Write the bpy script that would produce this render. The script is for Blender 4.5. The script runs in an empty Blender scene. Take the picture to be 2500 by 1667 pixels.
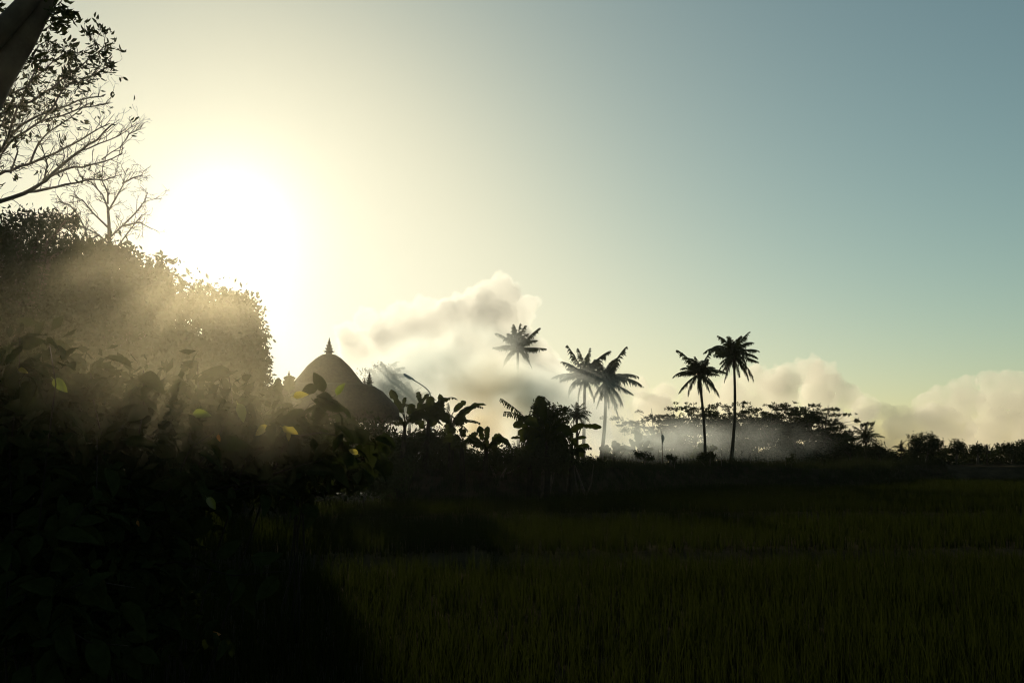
import bpy, math, random
import numpy as np
from mathutils import Vector, Matrix

S = bpy.context.scene
COL = S.collection
R = math.radians
# ------------------------------------------------------------------ camera
F, CX, CY, HOR, EYE = 2430., 1250., 833.5, 1125., 1.7
PITCH = math.atan((HOR - CY) / F)
CP, SP = math.cos(PITCH), math.sin(PITCH)
cam = bpy.data.cameras.new('camera')
cam_ob = bpy.data.objects.new('camera', cam)
COL.objects.link(cam_ob)
cam.sensor_width = 36
cam.lens = 36 * F / 2500
cam.clip_start = .05
cam.clip_end = 20000
cam_ob.location = (0, 0, EYE)
cam_ob.rotation_euler = (math.pi / 2 + PITCH, 0, 0)
S.camera = cam_ob


def ray(px, py):
    a = (px - CX) / F
    b = (CY - py) / F
    return Vector((a, CP - b * SP, SP + b * CP))


def at(px, py, D):
    d = ray(px, py)
    return Vector((0, 0, EYE)) + d * (D / d.y)


# ------------------------------------------------------------------ sky, sun, exposure
SUN = ray(562, 545).normalized()
EL = math.asin(SUN.z)
AZ = math.atan2(SUN.x, SUN.y)
W = bpy.data.worlds.new('World')
S.world = W
W.use_nodes = True
wn = W.node_tree
bg = wn.nodes['Background']
sky = wn.nodes.new('ShaderNodeTexSky')
sky.sky_type = 'NISHITA'
sky.sun_disc = False
sky.sun_elevation = EL
sky.sun_rotation = AZ
sky.air_density = 1.0
sky.dust_density = .74
sky.ozone_density = 4.0
tint = wn.nodes.new('ShaderNodeMix')
tint.data_type = 'RGBA'
tint.blend_type = 'MULTIPLY'
tint.inputs[0].default_value = 1
tint.inputs[7].default_value = (1.17, 1.02, .625, 1)
wn.links.new(sky.outputs[0], tint.inputs[6])
# tone compression of the sky colour: the aureole round the sun levels off instead of climbing without end
sp = wn.nodes.new('ShaderNodeSeparateColor')
cb = wn.nodes.new('ShaderNodeCombineColor')
wn.links.new(tint.outputs[2], sp.inputs[0])


def wmath(op, a, b):
    n = wn.nodes.new('ShaderNodeMath')
    n.operation = op
    for k, v in enumerate((a, b)):
        if isinstance(v, (int, float)):
            n.inputs[k].default_value = v
        else:
            wn.links.new(v, n.inputs[k])
    return n.outputs[0]


for k, top in enumerate((9.2, 8.9, 7.1)):
    c = sp.outputs[k]
    q = wmath('POWER', wmath('ADD', wmath('POWER', wmath('DIVIDE', c, top), 3.0), 1.0), 1 / 3)
    wn.links.new(wmath('DIVIDE', c, q), cb.inputs[k])
wn.links.new(cb.outputs[0], bg.inputs[0])
bg.inputs[1].default_value = .112
sl = bpy.data.lights.new('sun', 'SUN')
sl.energy = 5.0
sl.angle = R(.53)
sl.color = (1, .89, .66)
so = bpy.data.objects.new('sun', sl)
COL.objects.link(so)
so.rotation_euler = SUN.to_track_quat('Z', 'Y').to_euler()
so.location = SUN * 60
vs = S.view_settings
vs.view_transform = 'Standard'
vs.look = 'None'
vs.gamma = 1
vs.exposure = 0
try:
    vs.use_curve_mapping = False
except Exception:
    pass
cy = S.cycles
cy.max_bounces = 6
cy.diffuse_bounces = 2
cy.glossy_bounces = 2
cy.transmission_bounces = 4
cy.transparent_max_bounces = 8
cy.volume_bounces = 3
cy.use_denoising = True
cy.filter_width = 1.15
cy.volume_max_steps = 256
cy.volume_step_rate = 1.0

SMOKE_D = .36     # smoke density, 1/m
GLARE_VEIL_D = .0085  # density of the added glare veil before the left trees
GLARE_VEIL2_D = .011  # density of the added glare veil among the shrubs
rng = np.random.default_rng(7)
random.seed(7)


# ------------------------------------------------------------------ helpers
class MB:
    def __init__(s):
        s.v = []
        s.f = []

    def add(s, vs_, fs):
        o = len(s.v)
        s.v += [tuple(p) for p in vs_]
        s.f += [tuple(i + o for i in f) for f in fs]

    def box(s, c, sx, sy, sz, M=None):
        P = []
        for z in (-1, 1):
            for y in (-1, 1):
                for x in (-1, 1):
                    p = Vector((x * sx / 2, y * sy / 2, z * sz / 2))
                    if M:
                        p = M @ p
                    P.append(Vector(c) + p)
        s.add(P, [(0, 2, 3, 1), (4, 5, 7, 6), (0, 1, 5, 4), (2, 6, 7, 3), (0, 4, 6, 2), (1, 3, 7, 5)])

    def tube(s, pts, rad, n=6):
        pts = [Vector(p) for p in pts]
        m = len(pts)
        if not hasattr(rad, '__len__'):
            rad = [rad] * m
        P = []
        up = Vector((.13, .21, .97))
        for i, p in enumerate(pts):
            t = (pts[min(i + 1, m - 1)] - pts[max(i - 1, 0)])
            if t.length < 1e-9:
                t = Vector((0, 0, 1))
            t.normalize()
            a = t.cross(up)
            if a.length < .05:
                a = t.cross(Vector((1, 0, 0)))
            a.normalize()
            b = t.cross(a)
            for k in range(n):
                w = 2 * math.pi * k / n
                P.append(p + (a * math.cos(w) + b * math.sin(w)) * rad[i])
        fs = []
        for i in range(m - 1):
            for k in range(n):
                k2 = (k + 1) % n
                fs.append((i * n + k, i * n + k2, (i + 1) * n + k2, (i + 1) * n + k))
        fs.append(tuple(range(n))[::-1])
        fs.append(tuple((m - 1) * n + k for k in range(n)))
        s.add(P, fs)

    def lathe(s, prof, c=(0, 0, 0), n=16, shape=2.0, rot=0.0, jag=None):
        """profile [(r, z)], superellipse exponent shape gives rounded-square plans"""
        P = []
        for j, (r, z) in enumerate(prof):
            for k in range(n):
                w = 2 * math.pi * k / n
                cw, sw = math.cos(w), math.sin(w)
                q = r / ((abs(cw) ** shape + abs(sw) ** shape) ** (1 / shape))
                if jag:
                    q *= jag(j, k)
                x, y = cw * q, sw * q
                P.append((c[0] + x * math.cos(rot) - y * math.sin(rot), c[1] + x * math.sin(rot) + y * math.cos(rot), c[2] + z))
        m = len(prof)
        fs = []
        for i in range(m - 1):
            for k in range(n):
                k2 = (k + 1) % n
                fs.append((i * n + k, i * n + k2, (i + 1) * n + k2, (i + 1) * n + k))
        fs.append(tuple(range(n))[::-1])
        fs.append(tuple((m - 1) * n + k for k in range(n)))
        s.add(P, fs)

    def build(s, name, mat, parent=None, smooth=True, off=None):
        me = bpy.data.meshes.new(name)
        v = s.v
        if parent is not None:
            o = parent.matrix_basis.translation if off is None else off
            v = [(p[0] - o[0], p[1] - o[1], p[2] - o[2]) for p in v]
        me.from_pydata(v, [], s.f)
        return link(name, me, mat, parent, smooth)


def link(name, me, mat, parent=None, smooth=True):
    if mat is not None and not me.materials:
        me.materials.append(mat)
    if smooth and len(me.polygons):
        me.polygons.foreach_set('use_smooth', np.ones(len(me.polygons), dtype=bool))
    ob = bpy.data.objects.new(name, me)
    COL.objects.link(ob)
    ob.parent = parent
    return ob


def np_mesh(name, V, Fa):
    """V (n,3), Fa (m,k) faces of equal size"""
    me = bpy.data.meshes.new(name)
    k = Fa.shape[1]
    me.vertices.add(len(V))
    me.vertices.foreach_set('co', np.ascontiguousarray(V, dtype=np.float32).ravel())
    me.loops.add(Fa.size)
    me.loops.foreach_set('vertex_index', np.ascontiguousarray(Fa, dtype=np.int32).ravel())
    me.polygons.add(len(Fa))
    me.polygons.foreach_set('loop_start', np.arange(0, Fa.size, k, dtype=np.int32))
    me.update(calc_edges=True)
    me.validate()
    return me


def thing(name, label, cat, loc, group=None):
    o = bpy.data.objects.new(name, None)
    o.empty_display_size = .2
    COL.objects.link(o)
    o.location = loc
    o.matrix_basis = Matrix.Translation(Vector(loc))
    return tag(o, label, cat, group)


def tag(o, label=None, cat=None, group=None, kind=None):
    if label:
        o['label'] = label
    if cat:
        o['category'] = cat
    if group:
        o['group'] = group
    if kind:
        o['kind'] = kind
    return o


# ------------------------------------------------------------------ materials
def mat_new(name):
    m = bpy.data.materials.new(name)
    m.use_nodes = True
    nt = m.node_tree
    nt.nodes.clear()
    out = nt.nodes.new('ShaderNodeOutputMaterial')
    return m, nt, out


def noise_col(nt, ca, cb, scale, detail=4):
    tc = nt.nodes.new('ShaderNodeTexCoord')
    n = nt.nodes.new('ShaderNodeTexNoise')
    n.inputs['Scale'].default_value = scale
    n.inputs['Detail'].default_value = detail
    nt.links.new(tc.outputs['Object'], n.inputs['Vector'])
    r = nt.nodes.new('ShaderNodeValToRGB')
    r.color_ramp.elements[0].position = .3
    r.color_ramp.elements[1].position = .7
    r.color_ramp.elements[0].color = (*ca, 1)
    r.color_ramp.elements[1].color = (*cb, 1)
    nt.links.new(n.outputs['Fac'], r.inputs[0])
    return r.outputs[0], n.outputs['Fac']


def leaf_mat(name, ca, cb, tcol, tmix=.4, gloss=.0, scale=1.5, rough=.4):
    m, nt, out = mat_new(name)
    c, f = noise_col(nt, ca, cb, scale)
    d = nt.nodes.new('ShaderNodeBsdfDiffuse')
    nt.links.new(c, d.inputs[0])
    t = nt.nodes.new('ShaderNodeBsdfTranslucent')
    t.inputs[0].default_value = (*tcol, 1)
    mx = nt.nodes.new('ShaderNodeMixShader')
    mx.inputs[0].default_value = tmix
    nt.links.new(d.outputs[0], mx.inputs[1])
    nt.links.new(t.outputs[0], mx.inputs[2])
    last = mx
    if gloss > 0:
        g = nt.nodes.new('ShaderNodeBsdfGlossy')
        g.inputs['Roughness'].default_value = rough
        g.inputs[0].default_value = (.9, .9, .9, 1)
        m2 = nt.nodes.new('ShaderNodeMixShader')
        m2.inputs[0].default_value = gloss
        nt.links.new(mx.outputs[0], m2.inputs[1])
        nt.links.new(g.outputs[0], m2.inputs[2])
        last = m2
    nt.links.new(last.outputs[0], out.inputs['Surface'])
    return m


def solid_mat(name, ca, cb, scale=4, rough=.8, bump=.0, metal=0, spec=.3):
    m, nt, out = mat_new(name)
    c, f = noise_col(nt, ca, cb, scale)
    p = nt.nodes.new('ShaderNodeBsdfPrincipled')
    nt.links.new(c, p.inputs['Base Color'])
    p.inputs['Roughness'].default_value = rough
    p.inputs['Metallic'].default_value = metal
    p.inputs['Specular IOR Level'].default_value = spec
    if bump:
        b = nt.nodes.new('ShaderNodeBump')
        b.inputs['Strength'].default_value = bump
        b.inputs['Distance'].default_value = .05
        nt.links.new(f, b.inputs['Height'])
        nt.links.new(b.outputs[0], p.inputs['Normal'])
    nt.links.new(p.outputs[0], out.inputs['Surface'])
    return m


M = {}
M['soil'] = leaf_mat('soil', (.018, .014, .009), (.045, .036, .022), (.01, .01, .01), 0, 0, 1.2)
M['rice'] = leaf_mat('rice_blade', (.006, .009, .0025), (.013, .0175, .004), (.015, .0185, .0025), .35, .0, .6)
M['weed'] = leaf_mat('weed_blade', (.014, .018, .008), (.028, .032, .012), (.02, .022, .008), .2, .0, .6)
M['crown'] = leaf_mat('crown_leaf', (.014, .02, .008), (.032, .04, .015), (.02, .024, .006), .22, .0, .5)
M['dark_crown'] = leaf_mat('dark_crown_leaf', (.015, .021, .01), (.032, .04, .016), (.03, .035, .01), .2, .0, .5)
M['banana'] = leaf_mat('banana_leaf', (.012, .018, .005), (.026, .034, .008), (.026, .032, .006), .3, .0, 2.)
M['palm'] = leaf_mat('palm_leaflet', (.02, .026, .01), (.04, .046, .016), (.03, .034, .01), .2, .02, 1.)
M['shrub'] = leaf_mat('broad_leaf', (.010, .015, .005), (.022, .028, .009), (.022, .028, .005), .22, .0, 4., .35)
M['yellow_leaf'] = leaf_mat('yellowing_leaf', (.2, .16, .03), (.28, .2, .035), (.32, .26, .035), .5, .03, 9.)
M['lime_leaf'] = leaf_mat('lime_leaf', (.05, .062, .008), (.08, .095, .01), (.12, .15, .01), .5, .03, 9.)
M['rust_leaf'] = leaf_mat('rust_leaf', (.2, .08, .02), (.3, .12, .025), (.5, .2, .04), .5, .03, 9.)
M['bark'] = solid_mat('bark', (.03, .022, .014), (.075, .058, .038), 6, .85, .7)
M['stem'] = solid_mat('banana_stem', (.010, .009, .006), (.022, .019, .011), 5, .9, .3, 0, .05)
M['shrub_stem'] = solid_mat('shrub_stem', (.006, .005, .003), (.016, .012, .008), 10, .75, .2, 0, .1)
M['twig'] = solid_mat('twig_bark', (.022, .016, .011), (.045, .034, .022), 10, .5, .3, 0, .6)
M['pale_bark'] = solid_mat('pale_bark', (.10, .085, .06), (.2, .17, .12), 5, .8, .4)
M['palm_bark'] = solid_mat('palm_bark', (.022, .018, .013), (.05, .042, .03), 3, .95, .5, 0, .05)
M['thatch'] = solid_mat('thatch', (.018, .014, .01), (.042, .034, .022), 9, .95, .9)
M['stone'] = solid_mat('carved_stone', (.06, .05, .04), (.11, .095, .07), 6, .85, .5)
M['wood'] = solid_mat('dark_wood', (.04, .025, .015), (.08, .05, .03), 5, .7, .3)
M['metal'] = solid_mat('galvanised_steel', (.25, .25, .24), (.36, .36, .34), 3, .45, .0, .7)
M['glass'] = solid_mat('lamp_lens', (.55, .55, .5), (.65, .65, .6), 3, .2, 0)
M['cloth'] = leaf_mat('flag_cloth', (.3, .3, .28), (.4, .4, .36), (.3, .3, .26), .3, 0, 3.)


def vol_mat(name, col, dens, g):
    m, nt, out = mat_new(name)
    p = nt.nodes.new('ShaderNodeVolumePrincipled')
    p.inputs['Color'].default_value = (*col, 1)
    p.inputs['Density'].default_value = dens
    p.inputs['Anisotropy'].default_value = g
    nt.links.new(p.outputs[0], out.inputs['Volume'])
    return m, nt, p


# ------------------------------------------------------------------ clouds (real volumes kilometres away)
def blob_mesh(name, blobs, voxel, disp=0, dsize=1, disp2=0, dsize2=1):
    """union of ellipsoids -> one closed surface"""
    mb = MB()
    for (c, r) in blobs:
        n, m = 14, 9
        P = []
        for i in range(1, m):
            t = math.pi * i / m
            for k in range(n):
                w = 2 * math.pi * k / n
                P.append((c[0] + r[0] * math.sin(t) * math.cos(w), c[1] + r[1] * math.sin(t) * math.sin(w), c[2] + r[2] * math.cos(t)))
        P += [(c[0], c[1], c[2] + r[2]), (c[0], c[1], c[2] - r[2])]
        fs = []
        for i in range(m - 2):
            for k in range(n):
                k2 = (k + 1) % n
                fs.append((i * n + k, (i + 1) * n + k, (i + 1) * n + k2, i * n + k2))
        T, B = len(P) - 2, len(P) - 1
        for k in range(n):
            k2 = (k + 1) % n
            fs.append((T, k, k2))
            fs.append((B, (m - 2) * n + k2, (m - 2) * n + k))
        mb.add(P, fs)
    me = bpy.data.meshes.new(name)
    me.from_pydata(mb.v, [], mb.f)
    ob = bpy.data.objects.new(name, me)
    COL.objects.link(ob)
    rm = ob.modifiers.new('r', 'REMESH')
    rm.mode = 'VOXEL'
    rm.voxel_size = voxel
    for (d, z, i) in ((disp, dsize, 0), (disp2, dsize2, 1)):
        if d:
            tx = bpy.data.textures.new(name + '_relief', 'CLOUDS')
            tx.noise_scale = z
            tx.noise_depth = 3
            dm = ob.modifiers.new('d%d' % i, 'DISPLACE')
            dm.texture = tx
            dm.strength = d
            dm.mid_level = .5
            dm.texture_coords = 'GLOBAL'
    dg = bpy.context.evaluated_depsgraph_get()
    me2 = bpy.data.meshes.new_from_object(ob.evaluated_get(dg))
    bpy.data.objects.remove(ob)
    me2.name = name
    return me2


def cloud(label, blobs, D, dens, depth=1.0, g=.4, tone=(.91, .895, .87)):
    u = D / F
    bl = []
    for (px, py, r) in blobs:
        Dj = D * (1 + random.uniform(-.012, .012))
        c = at(px, py, Dj)
        r0 = r * u
        bl.append((c, (r0, r0 * depth, r0 * .92)))
        for k in range(9 if r > 30 else 5):
            d = Vector((random.gauss(0, 1), random.gauss(-.5, .8), random.gauss(.35, .8))).normalized()
            r1 = r0 * random.uniform(.3, .48)
            c1 = c + Vector((d.x * r0, d.y * r0 * depth, d.z * r0 * .92)) * .86
            bl.append((c1, (r1, r1, r1 * .95)))
            for j in range(4):
                e = (d + Vector((random.gauss(0, .8), random.gauss(-.2, .8), random.gauss(.2, .8)))).normalized()
                r2 = r1 * random.uniform(.3, .5)
                bl.append((c1 + e * r1 * .9, (r2, r2, r2)))
    me = blob_mesh('cloud', bl, 4.2 * u, 16 * u, 26 * u, 7 * u, 9 * u)
    m, nt, p = vol_mat('cloud_vapour', (*tone, ), dens, g)
    ob = link('cloud', me, m)
    tag(ob, label, 'cloud', 'cumulus clouds low over the horizon')
    return ob


cloud('big backlit cumulus cloud with a bright rim above the palms and smoke',
      [(1200, 742, 68), (1165, 760, 60), (1235, 770, 68), (1225, 735, 50), (1100, 765, 42), (1040, 765, 38), (970, 775, 36), (900, 790, 36), (850, 812, 30), (1070, 800, 60), (960, 830, 60),
       (1010, 840, 80), (1120, 850, 100), (1230, 850, 90), (890, 860, 60), (1295, 865, 56), (1340, 915, 44), (1000, 930, 90), (1150, 950, 110), (1180, 800, 70),
       (1290, 960, 90), (1000, 1040, 100), (1150, 1060, 110), (1300, 1060, 100), (870, 960, 70), (1390, 975, 50), (1420, 1060, 80)], 3000, .0155, .7)
cloud('pale cumulus bank with a round grey dome right of the tall palms',
      [(1790, 945, 32), (1840, 925, 36), (1890, 930, 36), (1925, 918, 34), (1975, 908, 38), (2015, 920, 36), (1900, 965, 52), (2000, 965, 52), (2070, 965, 34), (2040, 940, 30),
       (1800, 990, 54), (2110, 1000, 34), (1700, 985, 42), (1620, 965, 32), (1560, 945, 28), (1500, 945, 30), (1480, 990, 50), (1600, 1010, 54), (1900, 1030, 60), (2020, 1040, 60), (1740, 965, 30),
       (1500, 1070, 60), (1600, 1080, 60), (1700, 1060, 60), (1800, 1070, 60), (1900, 1090, 50), (2000, 1100, 50), (2090, 1090, 50)], 3600, .010, tone=(.86, .82, .75))
cloud('wide lumpy cumulus bank at the right edge low above the dark treeline',
      [(2255, 985, 28), (2290, 965, 26), (2330, 950, 26), (2360, 938, 26), (2410, 930, 28), (2460, 930, 30), (2500, 935, 30), (2560, 930, 45), (2350, 985, 46), (2440, 985, 56), (2540, 1000, 70), (2270, 1010, 36), (2230, 1035, 36),
       (2085, 1025, 24), (2120, 1015, 26), (2165, 1008, 26), (2200, 1045, 46), (2110, 1060, 36), (2300, 1045, 60), (2420, 1060, 60), (2540, 1070, 70), (2650, 980, 80), (2660, 1060, 80), (2160, 1090, 40), (2250, 1100, 45), (2350, 1105, 45), (2450, 1110, 45)], 3300, .010, tone=(.86, .82, .75))


# ------------------------------------------------------------------ ground
def sstep(a, b, x):
    t = np.clip((x - a) / (b - a), 0, 1)
    return t * t * (3 - 2 * t)


def field_edge(x):
    return 41.5 + 19 * sstep(-1, 13, x) + 20 * sstep(19, 34, x)


def furrow(x, y):
    """1 where the rice field is bare (ditches and bunds), 0 in the crop"""
    x = np.asarray(x, float)
    y = np.asarray(y, float)
    w = np.sin(x * .35) * .35 + np.sin(x * .13 + 1) * .6
    a = np.abs(y - (29.5 + .12 * x + w)) < 2.2
    b = np.abs(y - (16.8 + .1 * x + w * .6)) < 1.4
    lx = -2.35 + (13.6 - y) * .315                 # ditch running diagonally towards the camera
    c = (np.abs(x - lx) < .14 + .012 * y) & (y < 16.5)
    d = np.abs(y - (50 + .06 * x + w)) < 1.4
    return a | b | d, c & False


def ground_z(x, y):
    x = np.asarray(x, float)
    y = np.asarray(y, float)
    e = field_edge(x)
    z = 1.3 * sstep(e, e + 3.5, y) + .12 * np.sin(x * .4 + y * .23) * sstep(e, e + 5, y)
    z = z + np.where(y < 60, 0.9 * sstep(-5.5, -12, x) * sstep(4, 10, y), .0)
    f, c = furrow(x, y)
    z = z - .12 * f - .3 * c
    return z


def build_ground():
    ys = np.concatenate([np.linspace(-55, 0, 12), np.arange(1, 80, .5), np.linspace(81, 195, 40)])
    xs = np.concatenate([np.linspace(-190, -46, 25), np.arange(-45, 56, .5), np.linspace(57, 190, 25)])
    X, Y = np.meshgrid(xs, ys)
    Z = ground_z(X, Y) + .02 * rng.standard_normal(X.shape)
    V = np.stack([X, Y, Z], -1).reshape(-1, 3)
    nx, ny = len(xs), len(ys)
    i = np.arange(ny - 1)[:, None] * nx + np.arange(nx - 1)[None]
    i = i.ravel()
    Fa = np.stack([i, i + 1, i + nx + 1, i + nx], -1)
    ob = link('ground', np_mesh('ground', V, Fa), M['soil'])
    tag(ob, 'dark earth of the paddy field rising to a low bank behind it', kind='structure')


build_ground()


def gz(x, y):
    return float(ground_z(x, y))


def blades(P, h, w, lean, segs=3):
    """P (n,3) roots, h (n) height, w (n) width, lean (n) tip offset -> V, F (quads, tip degenerate to a narrow end)"""
    n = len(P)
    a = rng.uniform(0, 2 * np.pi, n)
    fx, fy = np.cos(a), np.sin(a)
    b = rng.uniform(0, 2 * np.pi, n)
    lx, ly = np.cos(b) * lean, np.sin(b) * lean
    V = np.zeros((n, (segs + 1) * 2, 3))
    for k in range(segs + 1):
        t = k / segs
        c = np.stack([P[:, 0] + lx * t * t, P[:, 1] + ly * t * t, P[:, 2] + h * (t - .12 * t * t * (lean / np.maximum(h, .01)))], -1)
        ww = w * (1 - t ** 1.6) * .5 + w * .04
        V[:, 2 * k] = c + np.stack([-fy * ww, fx * ww, 0 * ww], -1)
        V[:, 2 * k + 1] = c - np.stack([-fy * ww, fx * ww, 0 * ww], -1)
    base = np.arange(n)[:, None] * ((segs + 1) * 2)
    Fa = []
    for k in range(segs):
        Fa.append(np.stack([base[:, 0] + 2 * k, base[:, 0] + 2 * k + 1, base[:, 0] + 2 * k + 3, base[:, 0] + 2 * k + 2], -1))
    return V.reshape(-1, 3), np.concatenate(Fa)


def build_rice():
    Vs, Fs, o = [], [], 0
    for (y0, y1, sp, nb, bw, seg) in ((3.2, 9, .17, 13, .009, 4), (9, 18, .21, 12, .011, 3), (18, 34, .27, 9, .017, 2), (34, 83, .42, 9, .03, 2)):
        ys = np.arange(y0, y1, sp)
        for y in ys:
            hw = .56 * y + 3
            xs = np.arange(-hw, hw, sp)
            x = xs + rng.normal(0, sp * .28, len(xs))
            yy = y + rng.normal(0, sp * .28, len(xs))
            k = (yy < field_edge(x) - .2) & ~furrow(x, yy)[0] & (x > -8.5 - .02 * yy)
            if y > 30:
                k &= x > -14
            x, yy = x[k], yy[k]
            if not len(x):
                continue
            patch = .5 + .5 * np.sin(x * .9 + 2 * np.sin(yy * .55)) * np.cos(yy * .7 + .5 * x)
            hh = .33 + .15 * patch + .05 * np.sin(x * .31) * np.sin(yy * .2)
            X = np.repeat(x, nb) + rng.normal(0, sp * .22, len(x) * nb)
            Y = np.repeat(yy, nb) + rng.normal(0, sp * .22, len(x) * nb)
            H = np.repeat(hh, nb) * rng.uniform(.55, 1.15, len(X)) * np.where(rng.random(len(X)) < .05, 1.45, 1.0)
            Z = ground_z(X, Y) - .02
            V, Fa = blades(np.stack([X, Y, Z], -1), H, bw * rng.uniform(.6, 1.3, len(X)), H * np.abs(rng.normal(.12, .16, len(X))), seg)
            Vs.append(V)
            Fs.append(Fa + o)
            o += len(V)
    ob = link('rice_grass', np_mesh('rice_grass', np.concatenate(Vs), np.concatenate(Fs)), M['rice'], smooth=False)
    tag(ob, 'dim green rice blades standing in the dark paddy field', kind='stuff')


build_rice()


def build_weeds():
    n = 5200
    x = rng.uniform(-14, 36, n)
    e = field_edge(x)
    y = e + rng.uniform(.3, 7, n)
    hh = np.abs(rng.normal(.3, .16, n)) + .1
    tall = rng.random(n) < .05
    hh[tall] *= 2.0
    P = np.repeat(np.stack([x, y, ground_z(x, y) - .03], -1), 7, 0)
    P[:, :2] += rng.normal(0, .09, (len(P), 2))
    H = np.repeat(hh, 7) * rng.uniform(.5, 1.1, len(P))
    V, Fa = blades(P, H, .028 * rng.uniform(.6, 1.4, len(P)), H * np.abs(rng.normal(.25, .25, len(P))), 3)
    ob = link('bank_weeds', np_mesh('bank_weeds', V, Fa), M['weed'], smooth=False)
    tag(ob, 'ragged black weeds along the bank behind the field', kind='stuff')


build_weeds()


# ------------------------------------------------------------------ foliage generator
def leaf_cloud(blobs, n, size, clump=.35, per=28, droop=.3, flat=1.0, aspect=.42):
    """blobs [(centre, (rx,ry,rz))]; leaves in clumps spread through the volume -> V, F"""
    C = np.array([tuple(b[0]) for b in blobs], float)
    Rr = np.array([b[1] for b in blobs], float)
    wgt = (Rr[:, 0] * Rr[:, 1] * Rr[:, 2]) ** (2 / 3)
    wgt = wgt / wgt.sum()
    nc = max(3, n // per)
    bi = rng.choice(len(C), nc, p=wgt)
    d = rng.standard_normal((nc, 3))
    d /= np.linalg.norm(d, axis=1)[:, None]
    rad = rng.random(nc) ** .42
    cc = C[bi] + d * rad[:, None] * Rr[bi]
    ci = rng.integers(0, nc, n)
    cs = np.minimum(Rr[bi].min(1), clump)[ci] if np.isscalar(clump) else clump
    off = np.clip(rng.standard_normal((n, 3)), -1.7, 1.7) * (cs * rng.uniform(.25, .6, n))[:, None]
    off[:, 2] *= flat
    P = cc[ci] + off
    # leaf axis and normal
    ax = rng.standard_normal((n, 3))
    ax[:, 2] -= droop
    ax /= np.linalg.norm(ax, axis=1)[:, None]
    nn = rng.standard_normal((n, 3))
    sd = np.cross(ax, nn)
    sd /= np.linalg.norm(sd, axis=1)[:, None] + 1e-9
    nn = np.cross(sd, ax)
    L = size * rng.uniform(.6, 1.35, n)
    w = L * aspect
    V = np.zeros((n, 4, 3))
    V[:, 0] = P
    V[:, 1] = P + ax * (L * .5)[:, None] + sd * (w * .5)[:, None] + nn * (w * .12)[:, None]
    V[:, 2] = P + ax * L[:, None]
    V[:, 3] = P + ax * (L * .5)[:, None] - sd * (w * .5)[:, None] + nn * (w * .12)[:, None]
    b = np.arange(n)[:, None] * 4
    Fa = np.concatenate([b + np.array([[0, 1, 2]]), b + np.array([[0, 2, 3]])])
    return V.reshape(-1, 3), Fa


def foliage(parent, blobs, n, size, mat, name='foliage', **kw):
    V, Fa = leaf_cloud(blobs, n, size, **kw)
    V = V - np.array(parent.location)
    ob = link(name, np_mesh(name, V, Fa), mat, parent, smooth=False)
    ob['kind'] = 'stuff'
    return ob


def wob(p, s):
    return p + Vector((random.uniform(-s, s), random.uniform(-s, s), random.uniform(-s, s)))


def grow(mb, p, d, L, r, depth, tips, curl=.25, split=(2, 3), up=.0, min_r=.003):
    """recursive branching into one mesh"""
    k = 4
    pts = [p]
    rs = [r]
    q = p.copy()
    dd = d.normalized()
    for i in range(k):
        dd = (dd + Vector((random.gauss(0, curl), random.gauss(0, curl), random.gauss(0, curl) + up)) * .5).normalized()
        q = q + dd * (L / k)
        pts.append(q.copy())
        rs.append(max(min_r, r * (1 - .45 * (i + 1) / k)))
    mb.tube(pts, rs, 4 if depth < 2 else 5)
    if depth == 0:
        tips.append((q.copy(), dd.copy()))
        return
    for j in range(random.randint(*split)):
        i = random.randint(2, k)
        nd = (dd + Vector((random.gauss(0, .55), random.gauss(0, .55), random.gauss(0, .5) + up))).normalized()
        grow(mb, pts[i], nd, L * random.uniform(.5, .8), rs[i] * .65, depth - 1, tips, curl, split, up, min_r)


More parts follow.
